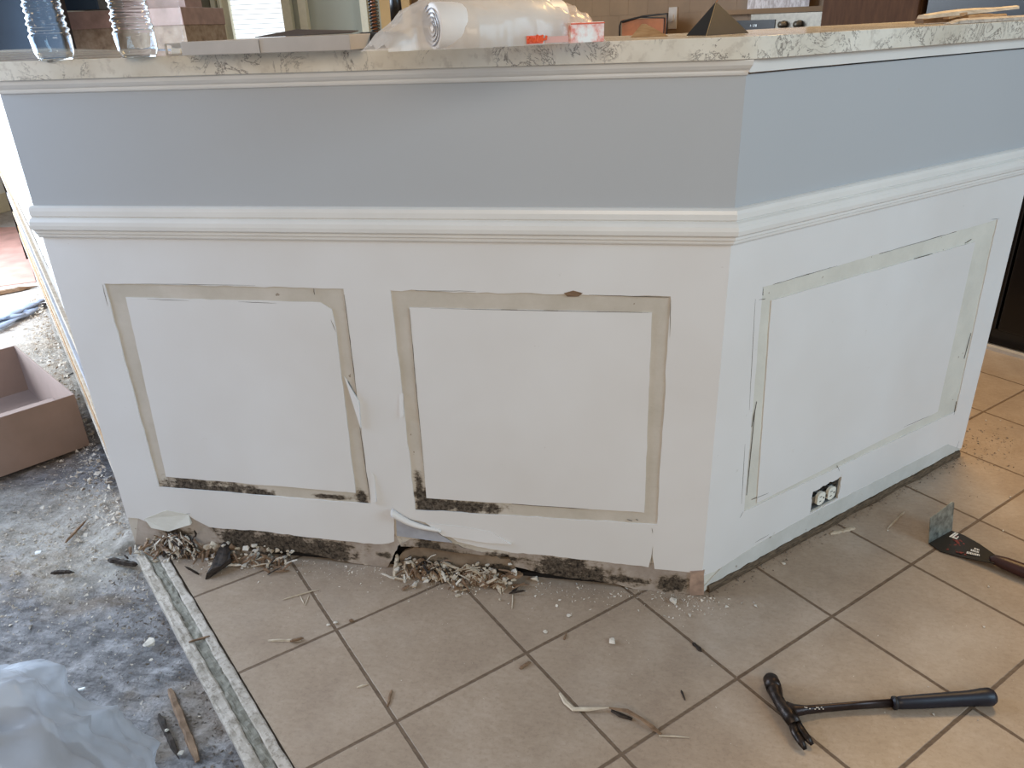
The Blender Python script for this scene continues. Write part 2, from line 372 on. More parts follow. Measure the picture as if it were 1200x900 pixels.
# ------------------------------------------------------------------ ground
LDX, LDY = LD.x, LD.y
ed = Vector((.553, -.502)).normalized()             # direction of the tile / subfloor seam
S0 = Vector((-1.262, -.049)); edn = Vector((-ed.y, ed.x))  # edn points to the tile side (up right)
if edn.x < 0: edn = -edn
W1 = .0
def seam(t, o): return S0 + ed*t + edn*o
rnd = random.Random(3)
# tile floor: everything on the tile side of the seam and inside the kitchen
mb = MB()
a = seam(0, .062); b = seam(4.5, .062)
tp = [(a.x+.0, a.y), (b.x, b.y), (5, b.y), (5, 7), (LEND.x+1.0, 7), (LEND.x+.06, LEND.y+.02), (LW.x+.02, .02)]
tri = tessellate_polygon([[Vector((x, y, 0)) for x, y in tp]])
n = len(tp); mb.add([Vector((x, y, 0)) for x, y in tp]+[Vector((x, y, -.03)) for x, y in tp], [tuple(t) for t in tri]+[(j, (j+1) % n, n+(j+1) % n, n+j) for j in range(n)])
tag(mb.build('floor', M['tile']), kind='structure')
# subfloor, a rough grid 12 mm lower
def subfloor(name, x0, x1, y0, y1, st, amp):
    nx = int((x1-x0)/st); ny = int((y1-y0)/st); vs = []; fs = []
    for j in range(ny+1):
        for i in range(nx+1):
            x = x0+(x1-x0)*i/nx; y = y0+(y1-y0)*j/ny
            z = -.016 + amp*(mnoise.fractal(Vector((x*14, y*14, 0)), .8, 2.1, 5)*.5 + .5*mnoise.noise(Vector((x*3, y*3, 2))))
            r1 = max(0, 1-math.hypot((x+1.30)/.14, (y-.03)/.12)); z += .018*r1*(1+.6*mnoise.noise(Vector((x*40, y*40, 5))))
            # plaster heap along the left wing foot
            pr = (Vector((x, y, 0))-LW); tt = pr.dot(LD); pn = pr.dot(LN)
            if 0 < tt < 3: z += .012*max(0, 1-abs(pn)/.10)*(1+.8*mnoise.noise(Vector((x*30, y*30, 1))))
            vs.append((x, y, min(z, .012)))
    for j in range(ny):
        for i in range(nx):
            q = j*(nx+1)+i
            mx, my = (vs[q][0]+vs[q+nx+2][0])/2, (vs[q][1]+vs[q+nx+2][1])/2
            if (Vector((mx, my))-S0).dot(edn) > .055 and my < .02: continue
            pr = Vector((mx, my, 0))-LW
            if pr.dot(LN) < -.03 and my > 0: continue
            fs.append((q, q+1, q+nx+2, q+nx+1))
    mbx = MB(); mbx.add(vs, fs)
    return mbx.build(name, M['sub'], None, True)
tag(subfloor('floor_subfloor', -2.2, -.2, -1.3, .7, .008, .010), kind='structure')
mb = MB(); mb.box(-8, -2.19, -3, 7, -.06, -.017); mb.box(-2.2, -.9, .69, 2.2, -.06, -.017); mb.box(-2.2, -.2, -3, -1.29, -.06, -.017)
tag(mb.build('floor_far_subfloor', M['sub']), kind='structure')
# threshold along the seam: two chalky edges with a mortar channel between
def ridge(o0, o1, h, amp, mat, name, parent=None, seed=1):
    r = random.Random(seed); rings = []; n = 130; seg = 7
    for q in range(n+1):
        t = -.005+1.6*q/n; ring = []
        for s in range(seg+1):
            f = s/seg; o = o0+(o1-o0)*f; p = seam(t, o)
            z = h*(1 if 0 < s < seg else .55) + amp*(.6*mnoise.noise(Vector((t*60, o*90, seed)))+.4*mnoise.noise(Vector((t*170, o*170, seed))))
            e = .0025*mnoise.noise(Vector((t*25, seed, s*.2))); p = p+edn*e
            ring.append(Vector((p.x, p.y, z)))
        p0 = seam(t, o0); p1 = seam(t, o1)
        ring = [Vector((p0.x, p0.y, -.03))]+ring+[Vector((p1.x, p1.y, -.03))]; rings.append(ring)
    b = MB(); b.loft(rings); return b.build(name, mat, parent, False)
thr = ridge(0, .021, .004, .004, M['edge'], 'trim_1', None, 1); tag(thr, kind='structure')
ridge(.021, .040, .000, .006, M['mortar'], 'mortar_channel', thr, 2)
ridge(.040, .058, .003, .002, M['edge'], 'tile_edge_strip', thr, 3)

# ------------------------------------------------------------------ bar walls
FR = -1.2975
def px_front(l): return [FP(u, v) for u, v in l]
def px_wing(l): return [WP(u, v) for u, v in l]
# painted skin of the front wall, with the outline of torn-off moulding left bare
low = px_front([(163, 607), (176, 612), (196, 611), (206, 616), (214, 612), (222, 604), (236, 612), (246, 617), (262, 619), (300, 621), (345, 627), (400, 633), (440, 637), (456, 636),
                (462, 634), (462, 602), (470, 606), (492, 610), (512, 616), (524, 626), (536, 634), (560, 640), (585, 644), (600, 647), (640, 650), (680, 655), (700, 657), (735, 661), (760, 664), (764, 648), (767, 666), (800, 669), (827, 672)])
wt = .0022
rn1 = random.Random(11)
outer = [(FR, .9999)] + [(FR, low[0][1])] + rough(low, .012, .0007, rn1, False) + [(.00086, low[-1][1]), (.00086, .9999)]
P1o = px_front([(123, 332), (403, 338), (435, 590), (187, 570)]); P1i = px_front([(148, 348), (376, 354), (389, 362), (394, 384), (417, 577), (195, 558)])
P2o = px_front([(458, 340), (786, 347), (770, 614), (487, 597)]); P2i = px_front([(480, 360), (764, 366), (755, 600), (500, 583)])
h1 = rough(P1o, .02, .0006, rn1); h2 = rough(P2o, .02, .0007, rn1)
wf = MB(); sheet(wf, outer, [h1, h2], front3, 0, wt)
wfo = wf.build('wall_front', M['paint']); tag(wfo, kind='structure')
for nm, P in (('painted_panel_field', P1i), ('painted_panel_field', P2i)):
    b = MB(); sheet(b, rough(P, .02, .0004, rn1), [], front3, 0.0001, wt); b.build(nm, M['paint'], wfo)
# board behind the skin, ragged at the floor with rotted-out holes
foot = px_front([(163, 640), (176, 642), (200, 645), (230, 650), (262, 652), (290, 653), (300, 652), (318, 648), (345, 646), (375, 651), (400, 657), (440, 667), (455, 668),
                 (466, 640), (480, 632), (520, 634), (560, 646), (595, 650), (604, 664), (640, 672), (662, 676), (690, 679), (720, 684), (748, 691), (765, 695), (800, 698)])
foot = [(FR, .004)] + [(x, max(.001, z)) for x, z in foot] + [(0, .003)]
back = [(FR, .9995)] + rough(foot, .010, .0012, rn1, False) + [(0, .9995)]
b = MB(); sheet(b, back, [], front3, -.010, 0.0)
b.build('bare_board', [M['bare_front']], wfo)
# foot zone gets its own darker skin-less strip (rotten plywood) slightly proud
ft = [(x, z) for x, z in foot if True]
up = [(x, z+.012) for x, z in low]
strip = rough(ft, .010, .0012, rn1, False) + rough(list(reversed(px_front([(163, 600), (300, 612), (440, 628), (463, 626), (470, 640), (500, 642), (540, 648), (590, 652), (604, 646), (700, 652), (800, 664), (826, 668)]))), .02, .0008, rn1, False)
b = MB(); sheet(b, strip, [], front3, -.004, .0009); b.build('rotten_foot_strip', M['bare_foot'], wfo)
# solid core of the front wall: studs, plates and inner face
b = MB(); b.box(FR+.02, -.01, .045, .06, .0, 1.0); b.build('inner_board', M['dark'], wfo)
b = MB(); b.box(FR+.01, -.002, .012, .045, .0, .010)
b.box(FR+.01, -.002, .012, .045, .055, .09)
b.build('bottom_plate', M['dark'], wfo)
b = MB(); b.box(FR+.02, -.02, .10, .112, 0, 1.0); b.build('kitchen_side_board', M['kwall'], wfo)
# peeled lip of painted paper with grey underside
lip = MB(); rings = []
for q in range(15):
    f = q/14; u = 459+f*58; v = 601+f*24+3*math.sin(f*4); p = onY(u, v, -.006-.006*(1-f)); r = .0075*(1-f*.72)
    ring = []
    for s in range(11):
        a = -PI*.55+PI*1.35*s/10; ring.append(p+Vector((0, -math.cos(a)*r, math.sin(a)*r)))
    rings.append(ring)
lip.loft(rings, False, False)
lo = lip.build('peeled_paint_lip', M['paint'], wfo, True); md = lo.modifiers.new('s', 'SOLIDIFY'); md.thickness = .0012
b = MB(); vv = [onY(464, 605, -.0035), onY(500, 616, -.0035), onY(530, 636, -.0040), onY(510, 634, -.0060), (onY(465, 628, -.0060))]
b.add(vv+[p+Vector((0, .002, 0)) for p in vv], [(0, 1, 2, 3, 4), (9, 8, 7, 6, 5)]+[(j, (j+1) % 5, 5+(j+1) % 5, 5+j) for j in range(5)])
M['greypaper'] = plain('grey_drywall_paper', (164, 164, 168), .85, 0, .08, 40)
b.build('torn_paper_backing', M['greypaper'], wfo)
# small raised paint flaps and torn paint along the strips
def flap(fpt, pts, nrm, lift, mat, par, name='paint_flap'):
    c = MB(); n = len(pts); base = [fpt(x, z, wt+.0003) for x, z in pts]
    top = [fpt(x, z, wt+.0012+(lift if j >= n//2 else 0)) for j, (x, z) in enumerate(pts)]
    c.add(base+top, [tuple(range(n)), tuple(range(2*n-1, n-1, -1))]+[(j, (j+1) % n, n+(j+1) % n, n+j) for j in range(n)])
    return c.build(name, mat, par)
for P in ([(170, 607), (196, 597), (222, 602), (226, 612), (200, 620), (180, 616)],):
    flap(front3, px_front(P), None, .006, M['bare_wing'], wfo)
for P in ([(500, 612), (540, 616), (575, 622), (600, 636), (570, 634), (520, 626)],):
    flap(front3, px_front(P), None, .003, M['paint'], wfo)
for P in ([(435, 552), (439, 556), (442, 586), (437, 588)], [(468, 462), (473, 460), (474, 486), (470, 488)], [(404, 440), (408, 445), (424, 500), (422, 470)]):
    flap(front3, px_front(P), None, .004, M['paint'], wfo)
# rotten board remains inside the opening under the peeled lip
b = MB(); P = rough(px_front([(466, 668), (470, 650), (486, 642), (520, 645), (548, 648), (576, 654), (600, 658), (606, 676), (560, 674), (500, 670)]), .008, .0022, rn1); P = [(x, max(.001, z)) for x, z in P]
sheet(b, P, [], front3, -.0115, -.0045); b.build('rotten_inner_board', bare('rotten_inner_board_wood', [(FP(500, 655)[0], .02, .06, .02), (FP(580, 660)[0], .015, .05, .02)], ((150, 132, 112), (104, 86, 70))), wfo)
# torn cream patch at the top edge of panel two
b = MB(); P = px_front([(661, 343), (672, 340), (683, 343), (678, 347), (665, 347)]); sheet(b, P, [], front3, .0005, .0028); b.build('torn_brown_patch', M['splint2'], wfo)
# hairline cracks where caulk tore
def cracks(par, f3, segs, w=.00042):
    c = MB()
    for a, bb in segs:
        a = Vector(a); bb = Vector(bb); d = (bb-a).normalized(); nn = Vector((-d.y, d.x)); q = 8
        top = []; bot = []
        for j in range(q+1):
            p = a.lerp(bb, j/q); ww = w*math.sin(PI*(j+.3)/(q+.6)); jit = rn1.gauss(0, .00018)
            top.append(p+nn*(ww+jit)); bot.append(p-nn*(ww-jit))
        P = [(p.x, p.y) for p in top]+[(p.x, p.y) for p in reversed(bot)]
        sheet(c, P, [], f3, wt*.5, wt+.0003)
    return c.build('caulk_cracks', M['dark2'], par)
M['dark2'] = plain('torn_caulk_shadow_line', (92, 84, 74), .9, 0, .2, 60)
cracks(wfo, front3, [(FP(173, 350), FP(222, 352)), (FP(280, 353), FP(325, 355)), (FP(160, 332), FP(300, 334)), (FP(121, 333), FP(127, 358)), (FP(388, 374), FP(394, 388)),
                     (FP(404, 345), FP(420, 475)), (FP(422, 500), FP(434, 585)), (FP(368, 338), FP(369, 345)), (FP(487, 340), FP(558, 341)),
                     (FP(690, 345), FP(784, 348)), (FP(480, 362), FP(498, 560)), (FP(786, 350), FP(785, 395)), (FP(505, 361), FP(760, 366)), (FP(600, 590), FP(690, 596)), (FP(764, 618), FP(765, 624)), (FP(735, 608), FP(741, 610)), (FP(745, 608), FP(748, 609)),
                     (FP(215, 602), FP(224, 601)), (FP(205, 560), FP(230, 562)), (FP(765, 640), FP(763, 662))])

# right wing
lw = px_wing([(826, 672), (850, 671), (880, 650), (905, 640), (960, 610), (1000, 588), (1040, 568), (1080, 548), (1108, 533), (1118, 524)])
wlow = [(0, .05)] + [(x, max(z, .016)) for x, z in lw[2:]]
RO = px_wing([(893, 336), (1168, 257), (1119, 482), (871, 599)]); RI = px_wing([(903, 352), (1142, 283), (1098, 482), (886, 589)])
OH = px_wing([(951, 574), (982, 559), (982, 585), (952, 598)])
x0 = min(p[0] for p in OH); x1 = max(p[0] for p in OH); zo0 = .068; zo1 = .128; x0 = .332; x1 = .432
ohole = [(x0, zo0), (x1, zo0+.002), (x1, zo1), (x0, zo1-.002)]
ohr = rough(ohole, .008, .0014, rn1)
outw = [(-0.00086, .9999), (-0.00086, .05)] + rough([(-.00086, .05)]+wlow[1:]+[(RLEN, .02)], .012, .0008, rn1, False) + [(RLEN, .9999)]
ww = MB(); sheet(ww, outw, [rough(RO, .02, .0005, rn1), ohr], wing3, 0, wt)
wwo = ww.build('wall_right', M['paint']); tag(wwo, kind='structure')
b = MB(); sheet(b, rough(RI, .02, .0003, rn1), [], wing3, .0001, wt); b.build('painted_panel_field', M['paint'], wwo)
bb_ = [(0, .9995), (0, .004)]+rough([(0, .004), (.1, .012), (.2, .014), (.5, .016), (RLEN, .014)], .01, .001, rn1, False)+[(RLEN, .9995)]
b = MB(); sheet(b, bb_, [ohole], wing3, -.010, 0); b.build('bare_board', M['bare_wing'], wwo)
# bare strip where the skirting board was
line = [WP(u, v) for u, v in [(845, 664), (888, 636), (960, 596), (1020, 566), (1077, 537), (1110, 520)]]
base = [(x, max(z, .03)) for x, z in line]; basel = rough([(.002, .018), (.3, .02), (.6, .021), (RLEN-.01, .022)], .012, .0012, rn1, False)
b = MB(); sheet(b, basel + list(reversed(rough(base, .02, .0006, rn1, False))), [], wing3, .0004, wt+.0008); b.build('bare_skirting_strip', M['wing_band'], wwo)
cracks(wwo, wing3, [(WP(893, 336), WP(893, 346)), (WP(888, 351), WP(896, 350)), (WP(905, 333), WP(980, 311)), (WP(1030, 297), WP(1120, 271)), (WP(1070, 303), WP(1092, 297)), (WP(1130, 285), WP(1138, 280)), (WP(1160, 257), WP(1170, 256)),
                    (WP(884, 350), WP(877, 480)), (WP(886, 470), WP(880, 500)), (WP(872, 520), WP(868, 590)), (WP(884, 480), WP(874, 580)), (WP(1058, 500), WP(1088, 487)), (WP(1052, 552), WP(1072, 540)), (WP(884, 635), WP(900, 626)),
                    (WP(1120, 470), WP(1117, 486)), (WP(1123, 516), WP(1117, 535)), (WP(880, 585), WP(900, 577)), (WP(866, 606), WP(870, 599)), (WP(1129, 420), WP(1137, 390)), (WP(980, 545), WP(983, 552)), (WP(1012, 585), WP(1018, 580))])
b = MB(); b.box(.02, RLEN-.01, -.06, -.045, 0, 1.0, lambda p: wing3(p.x, p.z, p.y)); b.build('inner_board', M['dark'], wwo)
b = MB(); b.box(.01, RLEN-.005, -.112, -.10, 0, 1.0, lambda p: wing3(p.x, p.z, p.y)); b.build('kitchen_side_board', M['kwall'], wwo)
b = MB(); b.box(RLEN-.014, RLEN, -.112, -.0105, 0.0, 1.0, lambda p: wing3(p.x, p.z, p.y)); b.build('end_board', M['paint'], wwo)
# dirty wood sole left in the gap under the wing
rings = []
for q in range(61):
    r = .02+(RLEN-.03)*q/60; h = .017+.004*mnoise.noise(Vector((r*14, 3, 0))); t = .007+.004*mnoise.noise(Vector((r*11, 7, 0)))
    rings.append([wing3(r, .0005, -.012), wing3(r, .0005, t), wing3(r, h*.5, t), wing3(r, h, t-.004), wing3(r, h, -.012)])
b = MB(); b.loft(rings); b.build('sole_plate', wood('dirty_sole_wood', (52, 42, 32), (116, 98, 78), 60), wwo)
# pale timber block end at the corner foot
b = MB(); pc = onY(812, 690, -.004)
vv = [onY(809, 670, -.0045), onY(825, 669, -.0045), onY(825, 697, -.0045), onY(808, 698, -.0045)]
b.add(vv+[p+Vector((0, .012, 0)) for p in vv], [(0, 1, 2, 3), (7, 6, 5, 4)]+[(j, (j+1) % 4, 4+(j+1) % 4, 4+j) for j in range(4)])
b.build('corner_timber_end', plain('pinkish_timber_end', (164, 138, 120), .8, 0, .2, 40, .3), wfo)

# left wing: white skin above, stripped strips of wood and sheathing below
rl = random.Random(5)
lz = [(0, .60)]
edgel = [(.0, .585), (.04, .60), (.10, .625), (.2, .64), (.6, .645), (1.4, .64), (LLEN, .65)]
outl = [(0, .9999)] + rough(edgel, .04, .004, rl, False) + [(LLEN, .9999)]
b = MB(); sheet(b, outl, [], left3, -.002, wt); wlo = b.build('wall_left', M['paint']); tag(wlo, kind='structure')
zz = 0.0; k_ = 0
seq = [('lath2', .05, -.012), ('greypaper', .02, -.016), ('lath', .05, -.008), ('edge', .03, -.003), ('lath', .035, -.006), ('lath2', .06, -.014), ('splint', .02, -.004), ('lath', .07, -.010), ('greypaper', .03, -.004), ('lath2', .05, -.012), ('lath', .04, -.005), ('splint', .03, -.001), ('lath2', .06, -.013), ('edge', .05, -.002), ('lath', .09, -.008)]
zz = .0
for mt, h, dep in seq:
    rings = []
    for q in range(41):
        r = .0+LLEN*q/40; j1 = .003*mnoise.noise(Vector((r*6, zz*50, 0))); j2 = .003*mnoise.noise(Vector((r*6, zz*50+9, 0)))
        rings.append([left3(r, max(0, zz+.001+j1), -.025), left3(r, max(0, zz+.001+j1), dep), left3(r, zz+h-.001+j2, dep), left3(r, zz+h-.001+j2, -.025)])
    b = MB(); b.loft(rings); b.build('exposed_wood_strip', M[mt], wlo); zz += h
b = MB(); b.box(.03, LLEN, -.05, -.026, 0, 1.0, lambda p: left3(p.x, p.z, p.y)); b.build('stud_core', M['lath2'], wlo)
b = MB(); b.box(.05, LLEN, -.112, -.10, 0, 1.0, lambda p: left3(p.x, p.z, p.y)); b.build('kitchen_side_board', M['kwall'], wlo)
b = MB(); b.box(LLEN, LLEN+.012, -.112, .0, 0, 1.0, lambda p: left3(p.x, p.z, p.y)); b.build('end_board', M['dark'], wlo)

# chair rail and crown, mitred round the corner
railp = [(0, .799), (.006, .7985), (.011, .796), (.0125, .790), (.0125, .781), (.010, .7785), (.0165, .776), (.0205, .771), (.0215, .764), (.0205, .757), (.015, .7535), (.0135, .7525), (.0135, .748), (.009, .7455), (.0085, .741), (.006, .738), (0, .7373)]
railp = [(max(t, .0)+wt*.5, z) for t, z in railp]
b = MB(); sweep(b, [(FR-.002, 0), (0, 0)], railp)
def mitred(path, prof, k0, k1, name, mat, ext0=None, ext1=None):
    pts = {}
    rings = []
    P = [Vector(p) for p in path]
    for k in (k0, k1):
        ds = []
        if k > 0: ds.append((P[k]-P[k-1]).normalized())
        if k < len(P)-1: ds.append((P[k+1]-P[k]).normalized())
        ns = [Vector((d.y, -d.x)) for d in ds]; nb = sum(ns, Vector((0, 0))).normalized(); sc = 1/max(.3, nb.dot(ns[0]))
        rings.append([Vector((P[k].x+nb.x*t*sc, P[k].y+nb.y*t*sc, z)) for t, z in prof])
    m_ = MB(); m_.loft(rings); o = m_.build(name, mat); return o
RP = [(FR-.004, 0), (0, 0), (REND.x, REND.y)]
r1 = mitred(RP, railp, 0, 1, 'trim_2', M['rail']); tag(r1, kind='structure')
r2 = mitred(RP, railp, 1, 2, 'trim_3', M['rail']); tag(r2, kind='structure')
crown = [(0, .999), (.003, .9985), (.006, 1.000), (.0075, 1.003), (.0075, 1.006), (.013, 1.009), (.018, 1.014), (.020, 1.0195), (.020, 1.0215), (0, 1.0215)]
crown = [(t+wt*.5, z) for t, z in crown]
CP = [(LEND.x, LEND.y), (FR, 0), (0, 0)]
cr0 = mitred(CP, crown, 0, 1, 'trim_4', M['rail']); tag(cr0, kind='structure')
cr1 = mitred([(LEND.x, LEND.y), (FR, 0), (0, 0), (REND.x, REND.y)], crown, 1, 2, 'trim_5', M['rail']); tag(cr1, kind='structure')
# plain flat strip under the slab on the wing, drooping slightly away at its lower edge
flat = [(0.0022, 1.004), (.012, 1.003), (.014, 1.0215), (0.0022, 1.0215)]
cr2 = mitred([(LEND.x, LEND.y), (FR, 0), (0, 0), (REND.x, REND.y)], flat, 2, 3, 'trim_6', M['rail']); tag(cr2, kind='structure')
b = MB(); sheet(b, rough([(.0, 1.0036), (.7, 1.0036), (.7, 1.0025), (.12, 1.0015), (0, 1.0005)], .03, .0006, rn1), [], wing3, .002, .004); b.build('dark_gap_line', M['splint2'], cr2)

# ------------------------------------------------------------------ stone worktop
ST, SB = 1.053, 1.022
op = off_path(PATH3, .030); ip = off_path(PATH3, -.36)
op[3] = op[3]+Vector((RD.x, RD.y))*.03; ip[3] = ip[3]+Vector((RD.x, RD.y))*.03
loop = []
def arc(pts, k, r):  # soften the corner of the outer edge
    p = pts[k]; a = (pts[k-1]-p).normalized(); c = (pts[k+1]-p).normalized(); out = []
    for q in range(6):
        f = q/5; out.append((p+a*r).lerp(p, f).lerp(p.lerp(p+c*r, f), f))
    return out
loop = [op[0]]+arc(op, 1, .03)+arc(op, 2, .05)+[op[3]]+[ip[3], ip[2], ip[1], ip[0]]
vs = [Vector((p.x, p.y, z)) for z in (ST, SB) for p in loop]; n = len(loop)
tri = tessellate_polygon([[Vector((p.x, p.y, 0)) for p in loop]])
b = MB(); b.add(vs, [tuple(t) for t in tri]+[tuple(n+i for i in reversed(t)) for t in tri]+[(j, (j+1) % n, n+(j+1) % n, n+j) for j in range(n)])
wk = b.build('bar_worktop', M['slab'], None, False, .003, 2)
tag(wk, 'white speckled stone worktop with brown veins capping the bar', 'worktop')

# ------------------------------------------------------------------ outlet in its torn hole
oc = thing('power_outlet', wing3((x0+x1)/2, (zo0+zo1)/2, 0), 'white duplex power outlet without cover plate in a torn hole low on the wall', 'outlet')
ci = Matrix.Translation(-oc.location)
def wl(x, z, t): return wing3(x, z, t)-oc.location
b = MB()
for (xa, xb, za, zb) in ((x0+.001, x1-.001, zo0+.002, zo0+.004), (x0+.001, x1-.001, zo1-.004, zo1-.002), (x0+.001, x0+.003, zo0+.004, zo1-.004), (x1-.003, x1-.001, zo0+.004, zo1-.004)):
    b.box(xa, xb, -.040, -.003, za, zb, lambda p: wl(p.x, p.z, p.y))
b.box(x0+.001, x1-.001, -.042, -.040, zo0+.002, zo1-.002, lambda p: wl(p.x, p.z, p.y)); b.build('junction_box', M['boxgrey'], oc)
zm = (zo0+zo1)/2-.004; xm = (x0+x1)/2+.004
b = MB(); b.box(xm-.042, xm+.042, -.006, -.004, zm-.009, zm+.009, lambda p: wl(p.x, p.z, p.y)); b.build('mounting_strap', M['steel'], oc, False, .001)
for s in (-1, 1):
    b = MB(); cx = xm+s*.0185; P = []
    for q in range(28):
        a = 2*PI*q/28; xx = .0165*math.cos(a); zz_ = .0165*math.sin(a); P.append((cx+max(-.0135, min(.0135, xx)), zm+zz_))
    sheet(b, P, [], wl, -.005, .002); rc = b.build('receptacle', M['plastic_white'], oc, False)
    b = MB()
    for (dx, dz, w_, h_) in ((-.003, .006, .008, .0014), (-.003, -.006, .0065, .0014)):
        b.box(cx+dx-w_/2, cx+dx+w_/2, .0018, .0026, zm+dz-h_/2, zm+dz+h_/2, lambda p: wl(p.x, p.z, p.y))
    b.box(cx+.006, cx+.0095, .0018, .0026, zm-.002, zm+.002, lambda p: wl(p.x, p.z, p.y)); b.build('slots', M['black'], rc)
b = MB(); b.tube([wl(xm, zm, -.004), wl(xm, zm, .0022)], .0028, 10, 1, Vector((0, 0, 1))); b.build('screw', M['steel'], oc)
b = MB(); rr = random.Random(2)
for q in range(9):
    xx = x0+.006+.09*q/9; b.tube([wl(xx, zo1-.005, -.02), wl(xx+rr.uniform(-.004, .004), zo1-.010-rr.random()*.006, -.004), wl(xx+.006, zo1-.012, -.001)], .0014, 6)
b.build('wire_ends', M['black'], oc)
#--PART2--
# ------------------------------------------------------------------ things on the worktop
def wt_pt(u, v): return fl(u, v, ST)
def bottle(u, v, label, rz, seed):
    p = wt_pt(u, v); p.z = ST; t = thing('water_bottle', p, label, 'bottle', 'clear water bottles on the worktop', rz); r = random.Random(seed)
    prof = []
    H = .20; n = 90
    for q in range(n+1):
        z = .001+(H-.001)*q/n
        if z < .012: rad = .024+.008*math.sqrt(max(0, z/.012))
        elif z < .035: rad = .032
        elif z < .135: rad = .0315+.0016*math.sin((z-.035)*2*PI/.0095)*1.0-.0025*math.sin((z-.035)/.1*PI)
        elif z < .175: rad = .0315-.0185*((z-.135)/.04)**1.3
        else: rad = .0128
        prof.append((rad, z))
    seg = 40; b = MB(); rings = []
    for rad, z in prof:
        ring = []
        for s in range(seg):
            a = 2*PI*s/seg; rr_ = rad
            if z < .03: rr_ -= .0035*(0.5+.5*math.cos(5*a))*(1-z/.03)
            if .035 < z < .135: rr_ += .0008*math.sin(a*3+z*260+seed)
            ring.append(Vector((rr_*math.cos(a), rr_*math.sin(a), z)))
        rings.append(ring)
    b.loft(rings, False); b.add([Vector((prof[0][0]*math.cos(2*PI*s/seg), prof[0][0]*math.sin(2*PI*s/seg), .001)) for s in range(seg)], [tuple(range(seg))])
    o = b.build('bottle_body', M['pet'], t, True); md = o.modifiers.new('s', 'SOLIDIFY'); md.thickness = .0006
    b = MB(); b.lathe([(.0, .199), (.0142, .199), (.0148, .201), (.0148, .212), (.0135, .214), (0, .214)], 28); b.build('bottle_cap', M['whitechip'], t, True)
    return t
bottle(66, 70, 'ribbed clear water bottle at the far left end of the worktop', .3, 1)
bottle(163, 67, 'ribbed clear water bottle beside the grey carton, second from the left end', 1.2, 4)
# plain tumbler behind the second bottle
p = wt_pt(197, 61); t = thing('plastic_tumbler', (p.x, p.y+.02, ST), 'smooth clear plastic tumbler half behind the second water bottle', 'cup')
b = MB(); b.lathe([(.0, .001), (.024, .001), (.0255, .004), (.031, .105), (.0318, .106), (.0305, .105), (.0248, .006), (0, .005)], 32); b.build('tumbler_wall', M['thinpet'], t, True)
# flat grey carton with its lid lifting, between pixel columns 213 and 412
a = wt_pt(214, 66); c = wt_pt(411, 59.5); d = (c-a); L = d.length; ang = math.atan2(d.y, d.x)
t = thing('flat_carton', (a.x, a.y, ST), 'flat grey carton lying along the worktop edge, dark flap lifted on top', 'box', None, ang)
hh = .0225
b = MB(); b.box(0, L*.47, 0, .16, .0006, hh*.92); b.box(L*.47+.001, L, .001, .16, .0006, hh); b.build('carton_body', M['pages'], t, False, .0015)
b = MB(); b.add([(L*.42, .02, hh+.0005), (L*.62, .05, hh+.009), (L*.97, .06, hh+.004), (L*1.0, .01, hh+.0015), (L*.74, .006, hh+.0008)] + [(L*.42, .02, hh+.0015), (L*.62, .05, hh+.0102), (L*.97, .06, hh+.0052), (L*1.0, .01, hh+.0027), (L*.74, .006, hh+.002)],
    [(0, 1, 2, 3, 4), (9, 8, 7, 6, 5)]+[(j, (j+1) % 5, 5+(j+1) % 5, 5+j) for j in range(5)]); b.build('lifted_flap', M['cover'], t)
b = MB(); b.box(L*.465, L*.475, -.0006, .0, .001, hh*.9); b.build('tape_seam', M['pale'], t)
# small clear box with an open window, left of the carton
p = wt_pt(190, 66); t = thing('clear_trinket_box', (p.x, p.y+.012, ST), 'small grey open-sided box tucked between bottle and carton', 'box', None, ang)
b = MB(); b.box(0, .036, 0, .003, .0005, .003); b.box(0, .036, 0, .003, .016, .019); b.box(.033, .036, 0, .003, .003, .016); b.box(0, .003, 0, .003, .003, .016); b.box(0, .036, .02, .023, .0005, .019); b.box(0, .036, .003, .02, .0005, .002); b.build('box_frame', M['pages'], t)
b = MB(); b.box(.006, .024, .006, .016, .0022, .011); b.build('white_contents', M['whitechip'], t, False, .002)
# black tool with grey cap
a = wt_pt(416, 57.5); c = wt_pt(505, 56); d = (c-a).normalized(); ang = math.atan2(d.y, d.x)
t = thing('caulking_tube', (a.x, a.y+.014, ST+.0125), 'black tube with a rounded grey end cap poking out of the plastic wrapping', 'tube', None, ang)
b = MB(); b.tube([(.016, 0, 0), (.03, 0, 0), (.10, 0, .0), (.125, 0, -.002)], [.0122, .0122, .0115, .006], 20); b.build('tube_body', M['blackp'], t, True)
b = MB(); b.tube([(-.003, 0, 0), (.0, 0, 0), (.004, 0, 0), (.012, 0, 0), (.0165, 0, 0)], [.004, .008, .0105, .0122, .0124], 20); b.build('end_cap', M['grey'], t, True)
b = MB(); b.tube([(-.0045, 0, 0), (-.003, 0, 0)], [.0035, .004], 14); b.build('nozzle_plug', M['steel'], t, True)

